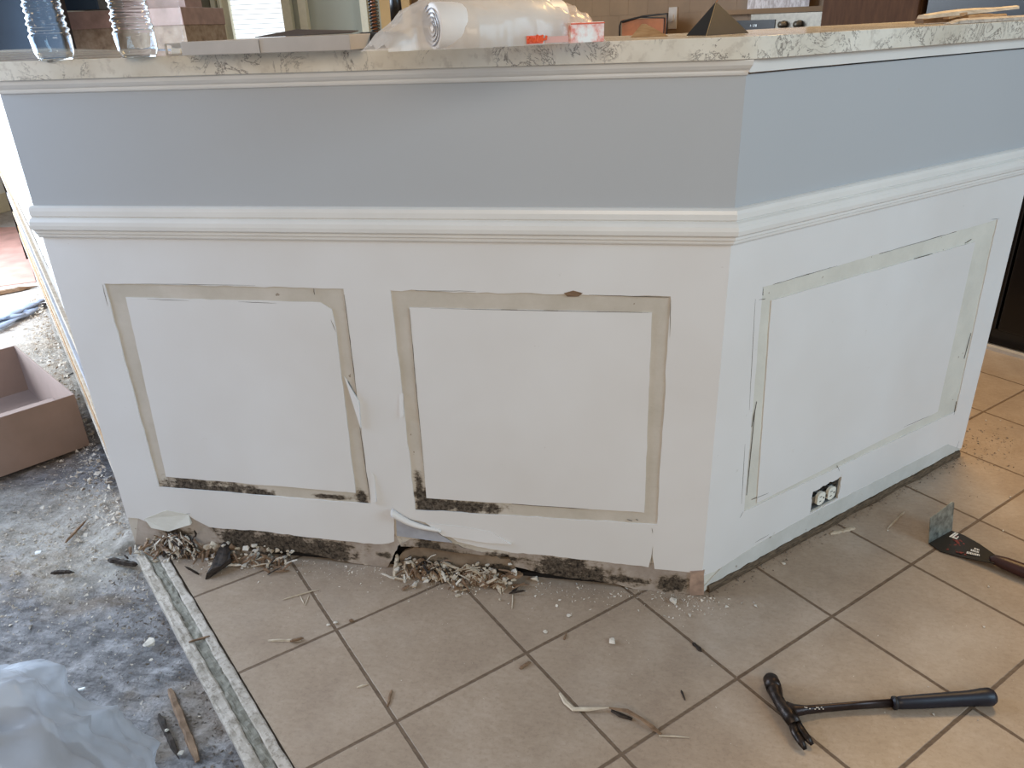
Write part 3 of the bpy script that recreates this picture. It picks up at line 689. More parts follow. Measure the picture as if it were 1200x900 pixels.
# wrapped roll of white bags with a printed label, all inside crinkled clear wrap
a = wt_pt(506, 60.5); c = wt_pt(716, 49); d = (c-a).normalized(); ang = math.atan2(d.y, d.x); LT = (c-a).length
t = thing('bag_roll_package', (a.x, a.y+.03, ST), 'white plastic bag roll in crinkled clear wrapping with pink printed box end', 'package', None, ang)
b = MB(); R_ = .0285
rings = []
for x, r in [(0, .026), (.002, .0282), (.06, R_), (.13, R_), (.2, .0275)]:
    rings.append([Vector((x, .012+r*math.cos(2*PI*s/36)*.96, .0292+r*math.sin(2*PI*s/36)*1.0)) for s in range(36)])
b.loft(rings); ro = b.build('bag_roll', M['roll'], t, True)
b = MB(); pts = []; rad = []
for q in range(120):
    f = q/119; aa = f*2*PI*4.2; r = .004+.022*f; pts.append((-.0012-.0006*math.sin(aa*3), .012+r*math.cos(aa), .0292+r*math.sin(aa))); rad.append(.0009)
b.tube(pts, rad, 5, 1, Vector((1, 0, 0))); b.build('spiral_edge', M['greypaper'], ro, True)
# wrapping: height field over the roll and the stuff to its right
def wrapz(x, y):
    prof = [(-.062, .006), (-.05, .022), (-.03, .034), (-.012, .052), (.01, .062), (.05, .066), (.10, .069), (.15, .067), (.185, .060), (.215, .050), (.235, .042), (.248, .030), (.256, .004)]
    x = max(-.062, min(.256, x))
    for (a_, za), (b_, zb) in zip(prof, prof[1:]):
        if a_ <= x <= b_: return za+(zb-za)*(x-a_)/(b_-a_)
    return .01
nx, ny = 110, 34; rings = []
for i in range(nx+1):
    x = -.062+(.318)*i/nx; H = wrapz(x, 0); ring = []
    yf = -.024 if x > .035 else (.014 if x > -.02 else -.002+.0); 
    yf = -.0245 if x > .05 else (-.0245+(.05-x)/.07*.045 if x > -.02 else .018)
    for j in range(ny+1):
        s = j/ny; an = PI*s; y = yf+(.105-yf)*(1-math.cos(an))/2
        z = .0012+H*math.sin(an)**.55
        nz = mnoise.fractal(Vector((x*26+y*30, y*40, z*34)), .8, 2.2, 4)
        rg = abs(mnoise.noise(Vector((x*40-z*60, y*18, z*22))))
        k_ = .008*nz-.006*rg
        ring.append(Vector((x+k_*.4, y-abs(k_)*.25*math.cos(an), max(.0008, z+k_*math.sin(an)))))
    rings.append(ring)
b = MB(); b.loft(rings, False, False); b.build('crinkled_wrap', M['wrap'], t, True)
b = MB(); b.box(.190, .248, -.030, .05, .0010, .0270); bx_ = b.build('printed_box_end', M['pinkprint'], t, False, .001)
b = MB(); b.box(.190, .248, -.0309, -.0302, .0245, .0262); b.build('top_line', M['orange'], bx_)
b = MB(); rr = random.Random(8)
for q in range(14):
    xx = .122+.0028*q*.78; b.tube([(xx, -.0275, .004+rr.random()*.003), (xx+rr.uniform(-.002, .003), -.0278, .008+rr.random()*.006)], .0016, 6)
b.box(.120, .146, -.0272, -.0262, .003, .013); b.build('orange_print_patch', M['orange'], t)
b = MB(); b.box(.150, .188, -.027, -.026, .003, .011); b.build('faint_red_print', M['redsheet'], t)

# cream paper wedge and black folded card further along
def tri_prism(name, pts, th, mat, parent=None):
    pts = [Vector(p) for p in pts]; nrm = (pts[1]-pts[0]).cross(pts[2]-pts[0]).normalized()*th; n = len(pts)
    c = MB(); c.add(pts+[p+nrm for p in pts], [tuple(range(n)), tuple(range(2*n-1, n-1, -1))]+[(j, (j+1) % n, n+(j+1) % n, n+j) for j in range(n)]); return c.build(name, mat, parent)
Pc = onY(740, 40, .13); Pc.z = ST
def loc(u, v, Y, o): q = onY(u, v, Y); return q-o
q0 = Vector((Pc.x, .16, ST)); t = thing('paper_scrap', q0, 'cream cardboard wedge propped on the worktop before the copper-coloured board', 'paper')
A_ = [loc(739, 43, .16, q0), loc(752, 28, .185, q0), loc(757, 28, .187, q0), loc(783, 41, .17, q0)]
A_[0].z = .0005; A_[3].z = .0005; tri_prism('scrap_sheet', A_, .0015, M['lath'], t)
q0 = Vector((onY(838, 38, .14).x, .14, ST)); t = thing('black_folder', q0, 'black folded card with pale edges standing tent-like on the worktop', 'folder')
ap = loc(839, 3, .15, q0); l0 = loc(805, 38.5, .12, q0); f0 = loc(828, 37, .09, q0); r0 = loc(877, 35, .17, q0)
for p_ in (l0, f0, r0): p_.z = .0006
tri_prism('left_panel', [l0, f0, ap], .0012, M['black'], t); tri_prism('right_panel', [f0, r0, ap], .0012, M['blackp'], t)
M['edgeline'] = plain('pale_folder_edge', (206, 176, 130), .5)
b = MB(); b.tube([f0, ap], .0008, 6); b.tube([l0, ap], .0008, 6); b.build('pale_edge', M['edgeline'], t)
b = MB(); b.tube([ap, ap+Vector((.004, 0, .006))], .0008, 6); b.build('corner_clip', M['copper'], t)

# splintered boards and a grey strip at the right end of the worktop
tc = wing3(.68, ST, -.02)
rs = random.Random(9)
t = thing('grey_moulding_strip', (fl(1100, 27, ST).x, fl(1100, 27, ST).y, ST), 'pale grey moulding strip lying on the worktop edge under broken wood', 'moulding')
p0 = wing3(.50, ST, .020)-t.location; p1 = wing3(.78, ST, .016)-t.location
b = MB(); rings = []
for q in range(12):
    f = q/11; p_ = p0.lerp(p1, f); wd = .016+.004*math.sin(f*3); h = .005*(1 if f > .12 else f/.12)+.001
    n_ = Vector((-RN.x, -RN.y, 0)); rings.append([p_+Vector((0, 0, .0006)), p_+Vector((0, 0, h)), p_+n_*wd*.5+Vector((0, 0, h+.003)), p_+n_*wd+Vector((0, 0, h)), p_+n_*wd+Vector((0, 0, .0006))])
b.loft(rings); b.build('strip_body', M['edge'], t)
specs = [('long pale broken board resting on top of the scrap wood pile at the right end', .53, .86, .010, .055, .016, .010, M['splint']),
         ('short tan wood shard under the long pale board at the right end', .60, .70, .0075, .05, .010, .008, M['lath']),
         ('orange-brown wood shard in the scrap pile, nearest the frame edge', .655, .80, .0078, .045, .013, .007, M['lath']),
         ('dark brown wood shard at the back of the scrap pile on the worktop', .58, .84, .001, .09, .014, .014, M['splint2'])]
for lb, r0_, r1_, z0_, back_, wd, th, mt in specs:
    o0 = wing3(r0_, ST+z0_, -back_); t = thing('wood_shard', (o0.x, o0.y, ST+z0_), lb, 'wood shard', None)
    rings = []
    for q in range(16):
        f = q/15; p_ = RD*(r1_-r0_)*f; ww_ = wd*(.35+.65*math.sin(PI*min(.93, f*.8+.12)))*(1+.3*mnoise.noise(Vector((f*7, wd*99, 0)))); h = th*(.5+.5*math.sin(PI*min(.9, f+.15)))
        zb = .0004+(.010*f if 'long' in lb else 0)
        rings.append([p_+RN*ww_+Vector((0, 0, zb)), p_+RN*ww_*.8+Vector((0, 0, zb+h*.7)), p_+Vector((0, 0, zb+h)), p_-RN*ww_*.8+Vector((0, 0, zb+h*.8)), p_-RN*ww_+Vector((0, 0, zb))])
    b = MB(); b.loft(rings); b.build('shard_body', mt, t)

# ------------------------------------------------------------------ hammer
HP = lambda u, v, h: fl(u, v, h)
h0 = HP(930, 833, 0); t = thing('claw_hammer', (h0.x, h0.y, 0), 'claw hammer with dark steel head and navy rubber grip lying on the tiles', 'hammer')
def HL(u, v, h): return HP(u, v, h)-Vector((h0.x, h0.y, 0))
hz = .0145
head = [HL(905, 800, hz), HL(908, 809, hz), HL(911, 818, hz), HL(916, 827, hz), HL(925, 838, hz), HL(932, 849, hz)]
b = MB(); b.tube(head, [(.0128, .0128), (.0130, .0130), (.0098, .0105), (.0100, .0110), (.0125, .0125), (.0110, .0105)], 20)
hd = b.build('hammer_head', M['hsteel'], t, True)
b = MB(); b.tube([HL(902.5, 793, hz), HL(903, 795.5, hz), HL(905, 801, hz), HL(907.5, 808, hz)], [(.0100, .0100), (.0132, .0132), (.0138, .0138), (.0132, .0132)], 24); b.build('striking_face', M['hsteel'], hd, True)
for s in (-1, 1):
    b = MB(); b.tube([HL(930+s*2, 846, hz-.001), HL(936+s*3.4, 858-s*1.5, .013), HL(943+s*3.8, 868-s*2.2, .011), HL(948+s*4.2, 875.5-s*2.8, .007)], [(.0078, .0085), (.0072, .0065), (.0064, .0048), (.0036, .0022)], 12); b.build('claw', M['hsteel'], hd, True)
b = MB(); b.tube([HL(922, 831, hz), HL(932, 832.5, hz), HL(945, 832, .012), HL(965, 830, .010), HL(1000, 827, .010), HL(1052, 823.5, .011)], [(.0140, .011), (.0105, .0095), (.0065, .0085), (.0055, .0080), (.0052, .0080), (.0060, .0085)], 16); b.build('shank', M['shank'], t, True)
b = MB(); b.tube([HL(1046, 824, .0125), HL(1056, 823.4, .0130), (HL(1080, 822, .0135)), HL(1110, 820, .0140), HL(1135, 818.5, .0145), HL(1152, 817, .0155), HL(1160, 816.5, .016), HL(1164, 816.2, .016)], [(.0074, .0095), (.0098, .0118), (.0112, .0125), (.0118, .0130), (.0122, .0135), (.0145, .0150), (.0150, .0150), (.0118, .0120)], 24); g = b.build('grip', M['navy'], t, True)
b = MB(); b.tube([HL(1047, 824, .0126), HL(1050, 823.8, .0127)], [(.0105, .0125), (.0105, .0125)], 20); b.build('grip_collar', M['blackp'], g, True)
b = MB(); rr = random.Random(4)
for q in range(16):
    u = 918+rr.random()*50; p_ = HL(u, 826+rr.random()*4 if u < 935 else 828.5+rr.random()*3, .0205); b.tube([p_, p_+Vector((.002, 0, .0003))], .0009, 6)
b.build('plaster_specks', M['plaster'], hd)

# ------------------------------------------------------------------ floor scraper
s0 = fl(1163, 655, 0); t = thing('floor_scraper', (s0.x, s0.y, 0), 'black flared hand scraper with upturned steel blade and maroon handle', 'scraper')
def SL(u, v, h): return fl(u, v, h)-Vector((s0.x, s0.y, 0))
def solid(mbx, top, th):
    n = len(top); bot = [p-Vector((0, 0, th)) for p in top]
    return mbx.add(top+bot, [tuple(range(n)), tuple(range(2*n-1, n-1, -1))]+[(j, (j+1) % n, n+(j+1) % n, n+j) for j in range(n)])
plate = [(1088, 636, .004), (1103, 646, .004), (1125, 652, .005), (1150, 657, .012), (1166, 660, .018), (1168, 651, .019), (1148, 637, .012), (1130, 627, .006), (1114, 621, .004)]
b = MB(); solid(b, [SL(*q) for q in plate], .0025); pl = b.build('flared_plate', M['black'], t, False, .0008)
cb = SL(1101, 628, .003); e0 = SL(1088, 636, .004); e1 = SL(1115, 621, .004)
def up(p, h, lean=.012): return p+Vector((-.004, lean, h))
H1, H2 = .072, .066
b = MB(); vv = [e0, e1, up(e1, H2), up(e1.lerp(e0, .12), H2+.007), up(e0.lerp(e1, .35), H1-.010), up(e0, H1-.014)]
nn = (vv[1]-vv[0]).cross(Vector((0, 0, 1))).normalized()*.0014; n = 6
b.add(vv+[p+nn for p in vv], [tuple(range(n)), tuple(range(2*n-1, n-1, -1))]+[(j, (j+1) % n, n+(j+1) % n, n+j) for j in range(n)]); bl = b.build('steel_blade', M['smear'], t)
def printing(P0, P1, P2, P3, rows, mat, name):
    """small print strokes in the quad P0..P3 lying on the plate"""
    c = MB(); r = random.Random(6)
    for (f0, f1, g0, g1) in rows:
        def q(a, bb): return P0.lerp(P1, a).lerp(P3.lerp(P2, a), bb)
        v4 = [q(f0, g0), q(f1, g0), q(f1, g1), q(f0, g1)]; solid(c, [p+Vector((0, 0, .0007)) for p in v4], .0004)
    return c.build(name, mat, pl)
r = random.Random(12)
A4 = [SL(1120, 649, .0058), SL(1154, 655, .0145), SL(1153, 643, .0145), SL(1128, 632, .0070)]
rows = []
for line_, (g0, g1) in enumerate([(.15, .30), (.40, .55), (.62, .74)]):
    x = .35+.12*line_
    while x < .8:
        w_ = r.uniform(.02, .06); rows.append((x, min(.82, x+w_), g0, g1)); x += w_+.018
printing(*A4, rows, M['ink_w'], 'white_lettering')
A5 = [SL(1108, 645, .0042), SL(1136, 652, .008), SL(1138, 634, .0085), SL(1120, 626, .0048)]
rows = [(r.random()*.85, 0, r.random()*.88, 0) for _ in range(60)]; rows = [(a_, a_+.09, g_, g_+.06) for a_, _, g_, _ in rows]
printing(*A5, rows, M['ink_r'], 'red_print')
A6 = [SL(1112, 629, .0048), SL(1121, 632, .0052), SL(1128, 627.5, .006), SL(1119, 624, .005)]
printing(*A6, [(0, .22, 0, 1), (.3, 1, .0, .2), (.3, .5, .2, 1), (.75, .95, .3, .8)], M['ink_w'], 'white_mark')
b = MB(); b.tube([SL(1160, 655, .018), SL(1166, 656, .0175), SL(1180, 661, .017), SL(1200, 669, .0165), SL(1230, 681, .0165), SL(1262, 694, .0165), SL(1270, 697, .0165)], [(.006, .005), (.0115, .0105), (.0150, .0130), (.0155, .0145), (.0160, .0150), (.0165, .0155), (.010, .009)], 20); b.build('handle', M['maroon'], t, True)

# ------------------------------------------------------------------ cardboard box
bo = fl(120, 515, 0)-Vector((.020, .030, 0)); ez = math.atan2(-.225, -.154)
t = thing('cardboard_box', (bo.x, bo.y, -.004), 'large open shallow brown cardboard box on the dusty subfloor', 'box', None, ez)
# local +x runs along the near face away from the bar, local +y is towards the viewer, so the box extends to -y
BW, BD, BH, th = .52, .58, .168, .005
b = MB(); b.box(0, BW, -th, 0, 0, BH); b.build('side_panel', M['card'], t, False, .001)
b = MB(); b.box(0, BW, -BD, -BD+th, 0, BH); b.build('side_panel', M['card'], t, False, .001)
b = MB(); b.box(0, th, -BD+th, -th, 0, BH); b.build('end_panel', M['card'], t, False, .001)
b = MB(); b.box(BW-th, BW, -BD+th, -th, 0, BH); b.build('end_panel', M['card'], t, False, .001)
b = MB(); b.box(th, BW-th, -BD+th, -th, .001, .006); b.build('bottom_panel', M['card'], t)
b = MB(); b.box(th+.002, BW-th-.002, -.25, -th-.001, .075, .080); 
b.build('folded_inner_flap', M['card'], t)

# ------------------------------------------------------------------ full bin bag in the near left corner
bc = Vector((-1.035, -.84, -.012)); t = thing('rubbish_bag', bc, 'full translucent white plastic rubbish bag standing in the near left corner', 'bag')
def bagshape(rx, ry, rz, zc, amp, name, mat, nseg=150):
    b = MB(); rings = []
    for q in range(71):
        ph = -PI/2+PI*q/70; ring = []
        for s in range(nseg):
            a = 2*PI*s/nseg; d_ = Vector((math.cos(ph)*math.cos(a), math.cos(ph)*math.sin(a), math.sin(ph)))
            lobe = 1+.07*math.sin(2*a+.6)+.05*math.sin(3*a+1)
            z = zc+rz*d_.z; p_ = Vector((rx*d_.x*lobe, ry*d_.y*lobe, z))
            cre = 1-abs(mnoise.noise(Vector((d_.x*3.2+d_.z*1.5, d_.y*3.2-d_.z*1.2, d_.z*1.0+3))))*2
            cre2 = 1-abs(mnoise.noise(Vector((math.cos(a+d_.z*.8)*2.2, math.sin(a+d_.z*.8)*2.2, d_.z*.5+8))))*2.4
            big = mnoise.noise(d_*1.9+Vector((4, 0, 1)))
            fold = 1-abs(mnoise.noise(Vector(((d_.x+d_.y)*4.5+d_.z, (d_.x-d_.y)*1.4, d_.z*1.2))))*3
            rid = 1-min(1, abs(mnoise.noise(Vector(((d_.x+d_.y)*7+d_.z*2+3, (d_.x-d_.y)*1.6, d_.z*1.6+7))))*4)
            k_ = .005*rid**1.5*(1 if amp > .03 else 0)+amp*(.35*max(0, cre)**3+.5*max(0, cre2)**3*math.cos(ph)+.9*big+.30*max(0, fold)**2+.2*mnoise.noise(d_*7))
            p_ = p_+Vector((d_.x, d_.y, d_.z))*k_
            p_.z = max(.002, p_.z); ring.append(p_)
        rings.append(ring)
    b.loft(rings, True); return b.build(name, mat, t, True)
bagshape(.285, .285, .185, .17, .036, 'bag_film', M['bagfilm'])
bagshape(.235, .235, .145, .150, .025, 'bag_contents', M['bagfill'], 60)

# ------------------------------------------------------------------ debris on the floor
def chip_mesh(sz, r, flat=.35, n=9, name='chip'):
    bm = bmesh.new()
    for _ in range(n):
        v = Vector((r.uniform(-1, 1), r.uniform(-1, 1), r.uniform(-1, 1))).normalized(); bm.verts.new((v.x*sz*.5, v.y*sz*.5*r.uniform(.6, 1), (v.z*.5+.5)*sz*flat))
    res = bmesh.ops.convex_hull(bm, input=bm.verts); 
    for v in [v for v in bm.verts if not v.link_faces]: bm.verts.remove(v)
    mz = min(v.co.z for v in bm.verts)
    for v in bm.verts: v.co.z -= mz
    bmesh.ops.recalc_face_normals(bm, faces=bm.faces); me = bpy.data.meshes.new(name); bm.to_mesh(me); bm.free(); return me
def splinter_obj(name, a, c, w, th, mat, label, cat='wood splinter', group=None, bend=0, seed=0, pts=None):
    """a split sliver from point a to point c, jagged at both ends"""
    r = random.Random(seed); a = Vector(a); c = Vector(c); nn_ = 6 if (c-a).length < .05 else 14; P = pts or [a.lerp(c, f/nn_) for f in range(nn_+1)]
    o = MB(); rings = []; N = len(P); tipb = r.choice([.08, .3, .6]); sd0 = (Vector(P[-1])-Vector(P[0])).cross(Vector((0, 0, 1))); sd0 = sd0.normalized() if sd0.length > 1e-5 else Vector((1, 0, 0))
    for k, p in enumerate(P):
        f = k/(N-1); tt = (P[min(k+1, N-1)]-P[max(k-1, 0)]).normalized(); sd = tt.cross(Vector((0, 0, 1)))
        sd = sd.normalized() if sd.length > 1e-4 else Vector((1, 0, 0))
        u_ = sd.cross(tt).normalized(); e_ = min(1, (.55 if f < .5 else tipb)+3.5*min(f, 1-f)); ww_ = w*.5*e_*(1+r.uniform(-.28, .28)*(1 if w < .01 else .5)); hh_ = th*e_*(1+r.uniform(-.2, .2)); p = p+sd0*min(w, .006)*r.uniform(-.10, .10)
        p = p-Vector(P[0])+Vector((0, 0, bend*math.sin(PI*f))) 
        rings.append([p-sd*ww_, p-sd*ww_*.8+u_*hh_*.9, p+sd*ww_*r.uniform(.2, .7)+u_*hh_, p+sd*ww_])
    o.loft(rings); ob = o.build(name, mat); ob.location = P[0]; tag(ob, label, cat, group); return ob
# notable single pieces
# dark rotten shard
q0 = fl(255, 655, 0); pts = [fl(243, 676, .003), fl(240, 679, .001), fl(259, 668, .010), fl(270, 660, .012), fl(268, 646, .016), fl(262, 640, .020), fl(256, 648, .015)]
bm = bmesh.new()
for p_ in pts: bm.verts.new(p_-q0); bm.verts.new(p_-q0+Vector((.002, .003, .012 if p_.z > .002 else .002)))
bm.verts.new(fl(243, 679, .0005)-q0); bm.verts.new(fl(268, 662, .0005)-q0); bmesh.ops.convex_hull(bm, input=bm.verts)
for v in [v for v in bm.verts if not v.link_faces]: bm.verts.remove(v)
bmesh.ops.subdivide_edges(bm, edges=bm.edges, cuts=2, use_grid_fill=True)
for v in bm.verts: v.co += Vector((mnoise.noise(v.co*160), mnoise.noise(v.co*160+Vector((5, 0, 0))), mnoise.noise(v.co*160+Vector((0, 5, 0)))))*.0022; v.co.z = max(.0004, v.co.z)
me = bpy.data.meshes.new('rotten_wood_shard'); bm.to_mesh(me); bm.free()
o = link_mesh('rotten_wood_shard', me, M['rotwood']); o.location = q0; tag(o, 'almost black rotten wood shard in front of the left wall foot', 'wood shard')
def sp(u0, v0, u1, v1, w, th, mat, label, h0=.0004, h1=.0004, seed=1, name='wood_splinter', group=None, bend=0, cat='wood splinter'):
    return splinter_obj(name, fl(u0, v0, h0), fl(u1, v1, h1), w, th, M[mat], label, cat, group, bend, seed)
sp(331, 703, 375, 690, .0028, .002, 'splint', 'thin pale straw-like splinter lying across a grout line near the left wall foot', .0004, .002, 3)
sp(351, 697, 357, 709, .0022, .0015, 'splint', 'tiny pale splinter, left stroke of the small v under the thin straw-like one', seed=4)
sp(362, 698, 357, 710, .0022, .0015, 'splint', 'tiny pale splinter, right stroke of the small v under the thin straw-like one', seed=5)
sp(314, 751, 353, 751, .0050, .003, 'splint', 'short pale splinter with a dark end on the second tile from the threshold', seed=6)
sp(340, 752, 356, 748, .0070, .004, 'splint2', 'stubby brown splinter touching the short pale one on the second tile', .0035, .0035, seed=7)
sp(221, 753, 250, 745, .0045, .003, 'splint2', 'grey-brown splinter reaching from the threshold onto the first tile', .0045, .001, seed=8)
sp(418, 806, 432, 802, .004, .002, 'splint', 'short pale splinter lying square across a grout line, front tiles', seed=9)
sp(454, 828, 459, 809, .005, .003, 'splint2', 'dark splinter standing out beside the front left grout crossing', seed=10)
sp(609, 784, 622, 776, .0060, .004, 'splint2', 'small dark curved splinter just below the centre grout crossing', seed=11)
sp(798, 809, 803, 821, .003, .002, 'rotwood', 'tiny black sliver alone on the centre front tile', seed=12)
sp(812, 754, 822, 764, .0070, .004, 'rotwood', 'dark sliver on the grout line below the corner of the bar', seed=13)
sp(661, 750, 664, 742, .004, .002, 'splint2', 'tiny brown sliver on the grout line right of centre', seed=14)
sp(576, 667, 587, 697, .0100, .005, 'splint', 'flat pale board splinter leaning out of the rubble at mid wall', .016, .001, 15)
sp(589, 694, 593, 676, .0040, .004, 'splint', 'narrow pale splinter right against the flat leaning board splinter', .001, .014, 16)
sp(600, 714, 601, 695, .0025, .002, 'splint', 'thin upright-looking pale sliver in front of the rubble at mid wall', seed=17)
sp(553, 681, 570, 662, .0040, .003, 'splint2', 'thin brown sliver, left of two leaning on the rubble at mid wall', .001, .012, 18)
sp(558, 681, 575, 663, .0035, .003, 'splint', 'thin pale sliver, right of two leaning on the rubble at mid wall', .001, .012, 19)
sp(462, 678, 466, 650, .0100, .006, 'splint', 'pale split lath at the left end of the mid wall rubble', .001, .028, 20)
sp(474, 672, 476, 648, .0070, .005, 'splint', 'second pale split lath in the mid wall rubble, right of the first', .001, .026, 21)
sp(540, 664, 604, 680, .0120, .007, 'splint2', 'long brown rotten splinter lying along the mid wall rubble', .010, .006, 22)
sp(520, 664, 562, 664, .0160, .009, 'splint2', 'thick brown rotten piece buried in the mid wall rubble', .004, .006, 23)
sp(575, 680, 592, 690, .0140, .007, 'splint2', 'short brown piece at the right end of the mid wall rubble', .004, .004, 24)
sp(592, 676, 613, 674, .0200, .007, 'splint2', 'flat grey-brown slab tipped against the wall at the rubble end', .010, .016, 25)
sp(973, 626, 1002, 619, .0090, .003, 'splint', 'pale flat splinter lying on the tile by the right wall foot', .0004, .0004, 26)
sp(1040, 620, 1060, 600, .0040, .003, 'splint', 'thin pale sliver beside the right wall foot below the outlet', .0004, .0004, 27)
sp(77, 636, 103, 608, .0060, .004, 'splint2', 'slim brown stick on the pale dust near the box', -.006, -.006, 28)
sp(127, 657, 160, 663, .0120, .008, 'rotwood', 'dark stick pointing at the start of the threshold', -.006, -.002, 29)
sp(199, 808, 232, 893, .0130, .005, 'splint2', 'long rusty-brown wood strip lying beside the threshold', -.012, -.012, 30)
sp(186, 838, 210, 890, .0100, .006, 'rotwood', 'dark wood strip just left of the rusty-brown strip', -.012, -.012, 31)
sp(60, 672, 88, 671, .0100, .006, 'rotwood', 'dark flake on the subfloor left of the dark stick', -.006, -.006, 32)
# the long bent strip in the foreground, in two tones
pts = [fl(656, 812, .001), fl(663, 823, .002), fl(672, 831, .003), fl(690, 831, .004), (fl(716, 829, .008))]
o = splinter_obj('bent_wood_strip', pts[0], pts[-1], .0085, .002, M['splint'], 'long bent wood strip lying across the grout lines at the front', 'wood strip', None, 0, 3, pts)
def child_strip(pts, w, th, mat, nm, seed):
    oo = splinter_obj(nm, pts[0], pts[-1], w, th, M[mat], None, None, None, 0, seed, pts)
    oo.parent = o; oo.location = Vector(pts[0])-o.location; return oo
child_strip([fl(714, 829.5, .008), fl(735, 833, .012), fl(752, 843, .010), fl(765, 853, .006), fl(775, 861, .001)], .0075, .002, 'splint2', 'dark_bark_side', 5)
child_strip([fl(716, 833, .004), fl(726, 838, .003), fl(741, 843, .001)], .0075, .004, 'rotwood', 'rotten_flake', 6)
child_strip([fl(772, 862.5, .002), fl(790, 863, .0015), fl(808, 864.5, .001)], .0038, .0015, 'splint', 'pale_tip', 7)
# notable chips
def chip(u, v, sz, mat, label, h=0, seed=1, flat=.35, name='plaster_chip', cat='chip', group=None):
    r = random.Random(seed); o = link_mesh(name, chip_mesh(sz, r, flat, 12, name), M[mat]); p_ = fl(u, v, h); o.location = (p_.x, p_.y, h+.0003); o.rotation_euler = (0, 0, r.random()*6); tag(o, label, cat, group); return o
chip(718, 753, .020, 'plaster', 'white angular plaster chip alone on the centre tile', 0, 1)
chip(667, 722, .012, 'plaster', 'small white plaster chip nearest the wall right of centre', 0, 2)
chip(639, 741, .011, 'plaster', 'small white plaster chip above the centre grout crossing', 0, 3)
chip(45, 648, .018, 'whitechip', 'bright white paint chip on the pale dusty subfloor', -.006, 4, name='paint_chip')
chip(176, 755, .030, 'plaster', 'large oval white plaster chip beside the threshold', -.008, 5)
chip(96, 808, .014, 'whitechip', 'white paint chip at the edge of the rubbish bag', -.008, 6, name='paint_chip')
chip(212, 884, .014, 'plaster', 'white plaster chip at the bottom beside the rusty-brown strip', -.010, 7)
chip(196, 856, .009, 'plaster', 'small pale plaster chip beside the threshold near the frame bottom', -.006, 8)
chip(177, 774, .010, 'plaster', 'small pale plaster chip just below the large oval one', -.008, 9)
chip(385, 733, .010, 'plaster', 'pale plaster chip on the grout line, left one of a close pair', 0, 10)
chip(393, 731, .012, 'plaster', 'pale plaster chip on the grout line, right one of a close pair', 0, 11)
chip(412, 728, .012, 'splint2', 'brown chip right of the pale pair of plaster chips', 0, 12, .5, 'wood_chip')
chip(789, 706, .022, 'plaster', 'pale plaster piece leaning by the corner foot of the bar', 0, 13, .5)
chip(808, 722, .011, 'plaster', 'white plaster chip in the grit below the corner foot', 0, 14)
chip(852, 712, .011, 'plaster', 'white plaster chip right of the corner foot, nearer one', 0, 15)
chip(886, 711, .010, 'plaster', 'white plaster chip farthest right of the corner foot', 0, 16)
chip(918, 661, .010, 'plaster', 'white plaster chip beside the right wall foot', 0, 17)
chip(537, 699, .016, 'splint', 'pale flat chip in front of the mid wall rubble', 0, 18, .25, 'wood_chip')
chip(590, 690, .020, 'splint', 'flat pale chip under the brown end of the mid wall rubble', 0, 19, .3, 'wood_chip')
chip(626, 681, .022, 'plaster', 'rounded grey plaster lump at the right end of the mid wall rubble', 0, 20, .6)
chip(583, 676, .014, 'plaster', 'round white plaster lump beside the flat leaning board splinter', .006, 21, .8)
chip(106, 540, .016, 'plaster', 'small plaster lump in the grey shade by the box, nearest the wall', -.008, 22)
chip(50, 596, .018, 'plaster', 'plaster lump on the dust in front of the cardboard box', -.006, 23)
for k_, (u, v) in enumerate([(1040, 622), (1153, 735), (1158, 688), (1098, 612), (1175, 622), (1184, 583), (1170, 528), (1155, 493), (1172, 493), (1094, 838)]):
    chip(u, v, .006, 'plaster', 'tiny pale crumb scattered on the tiles at the right', 0, 60+k_, .5, 'plaster_crumb', 'crumb', 'tiny crumbs on the right-hand tiles')
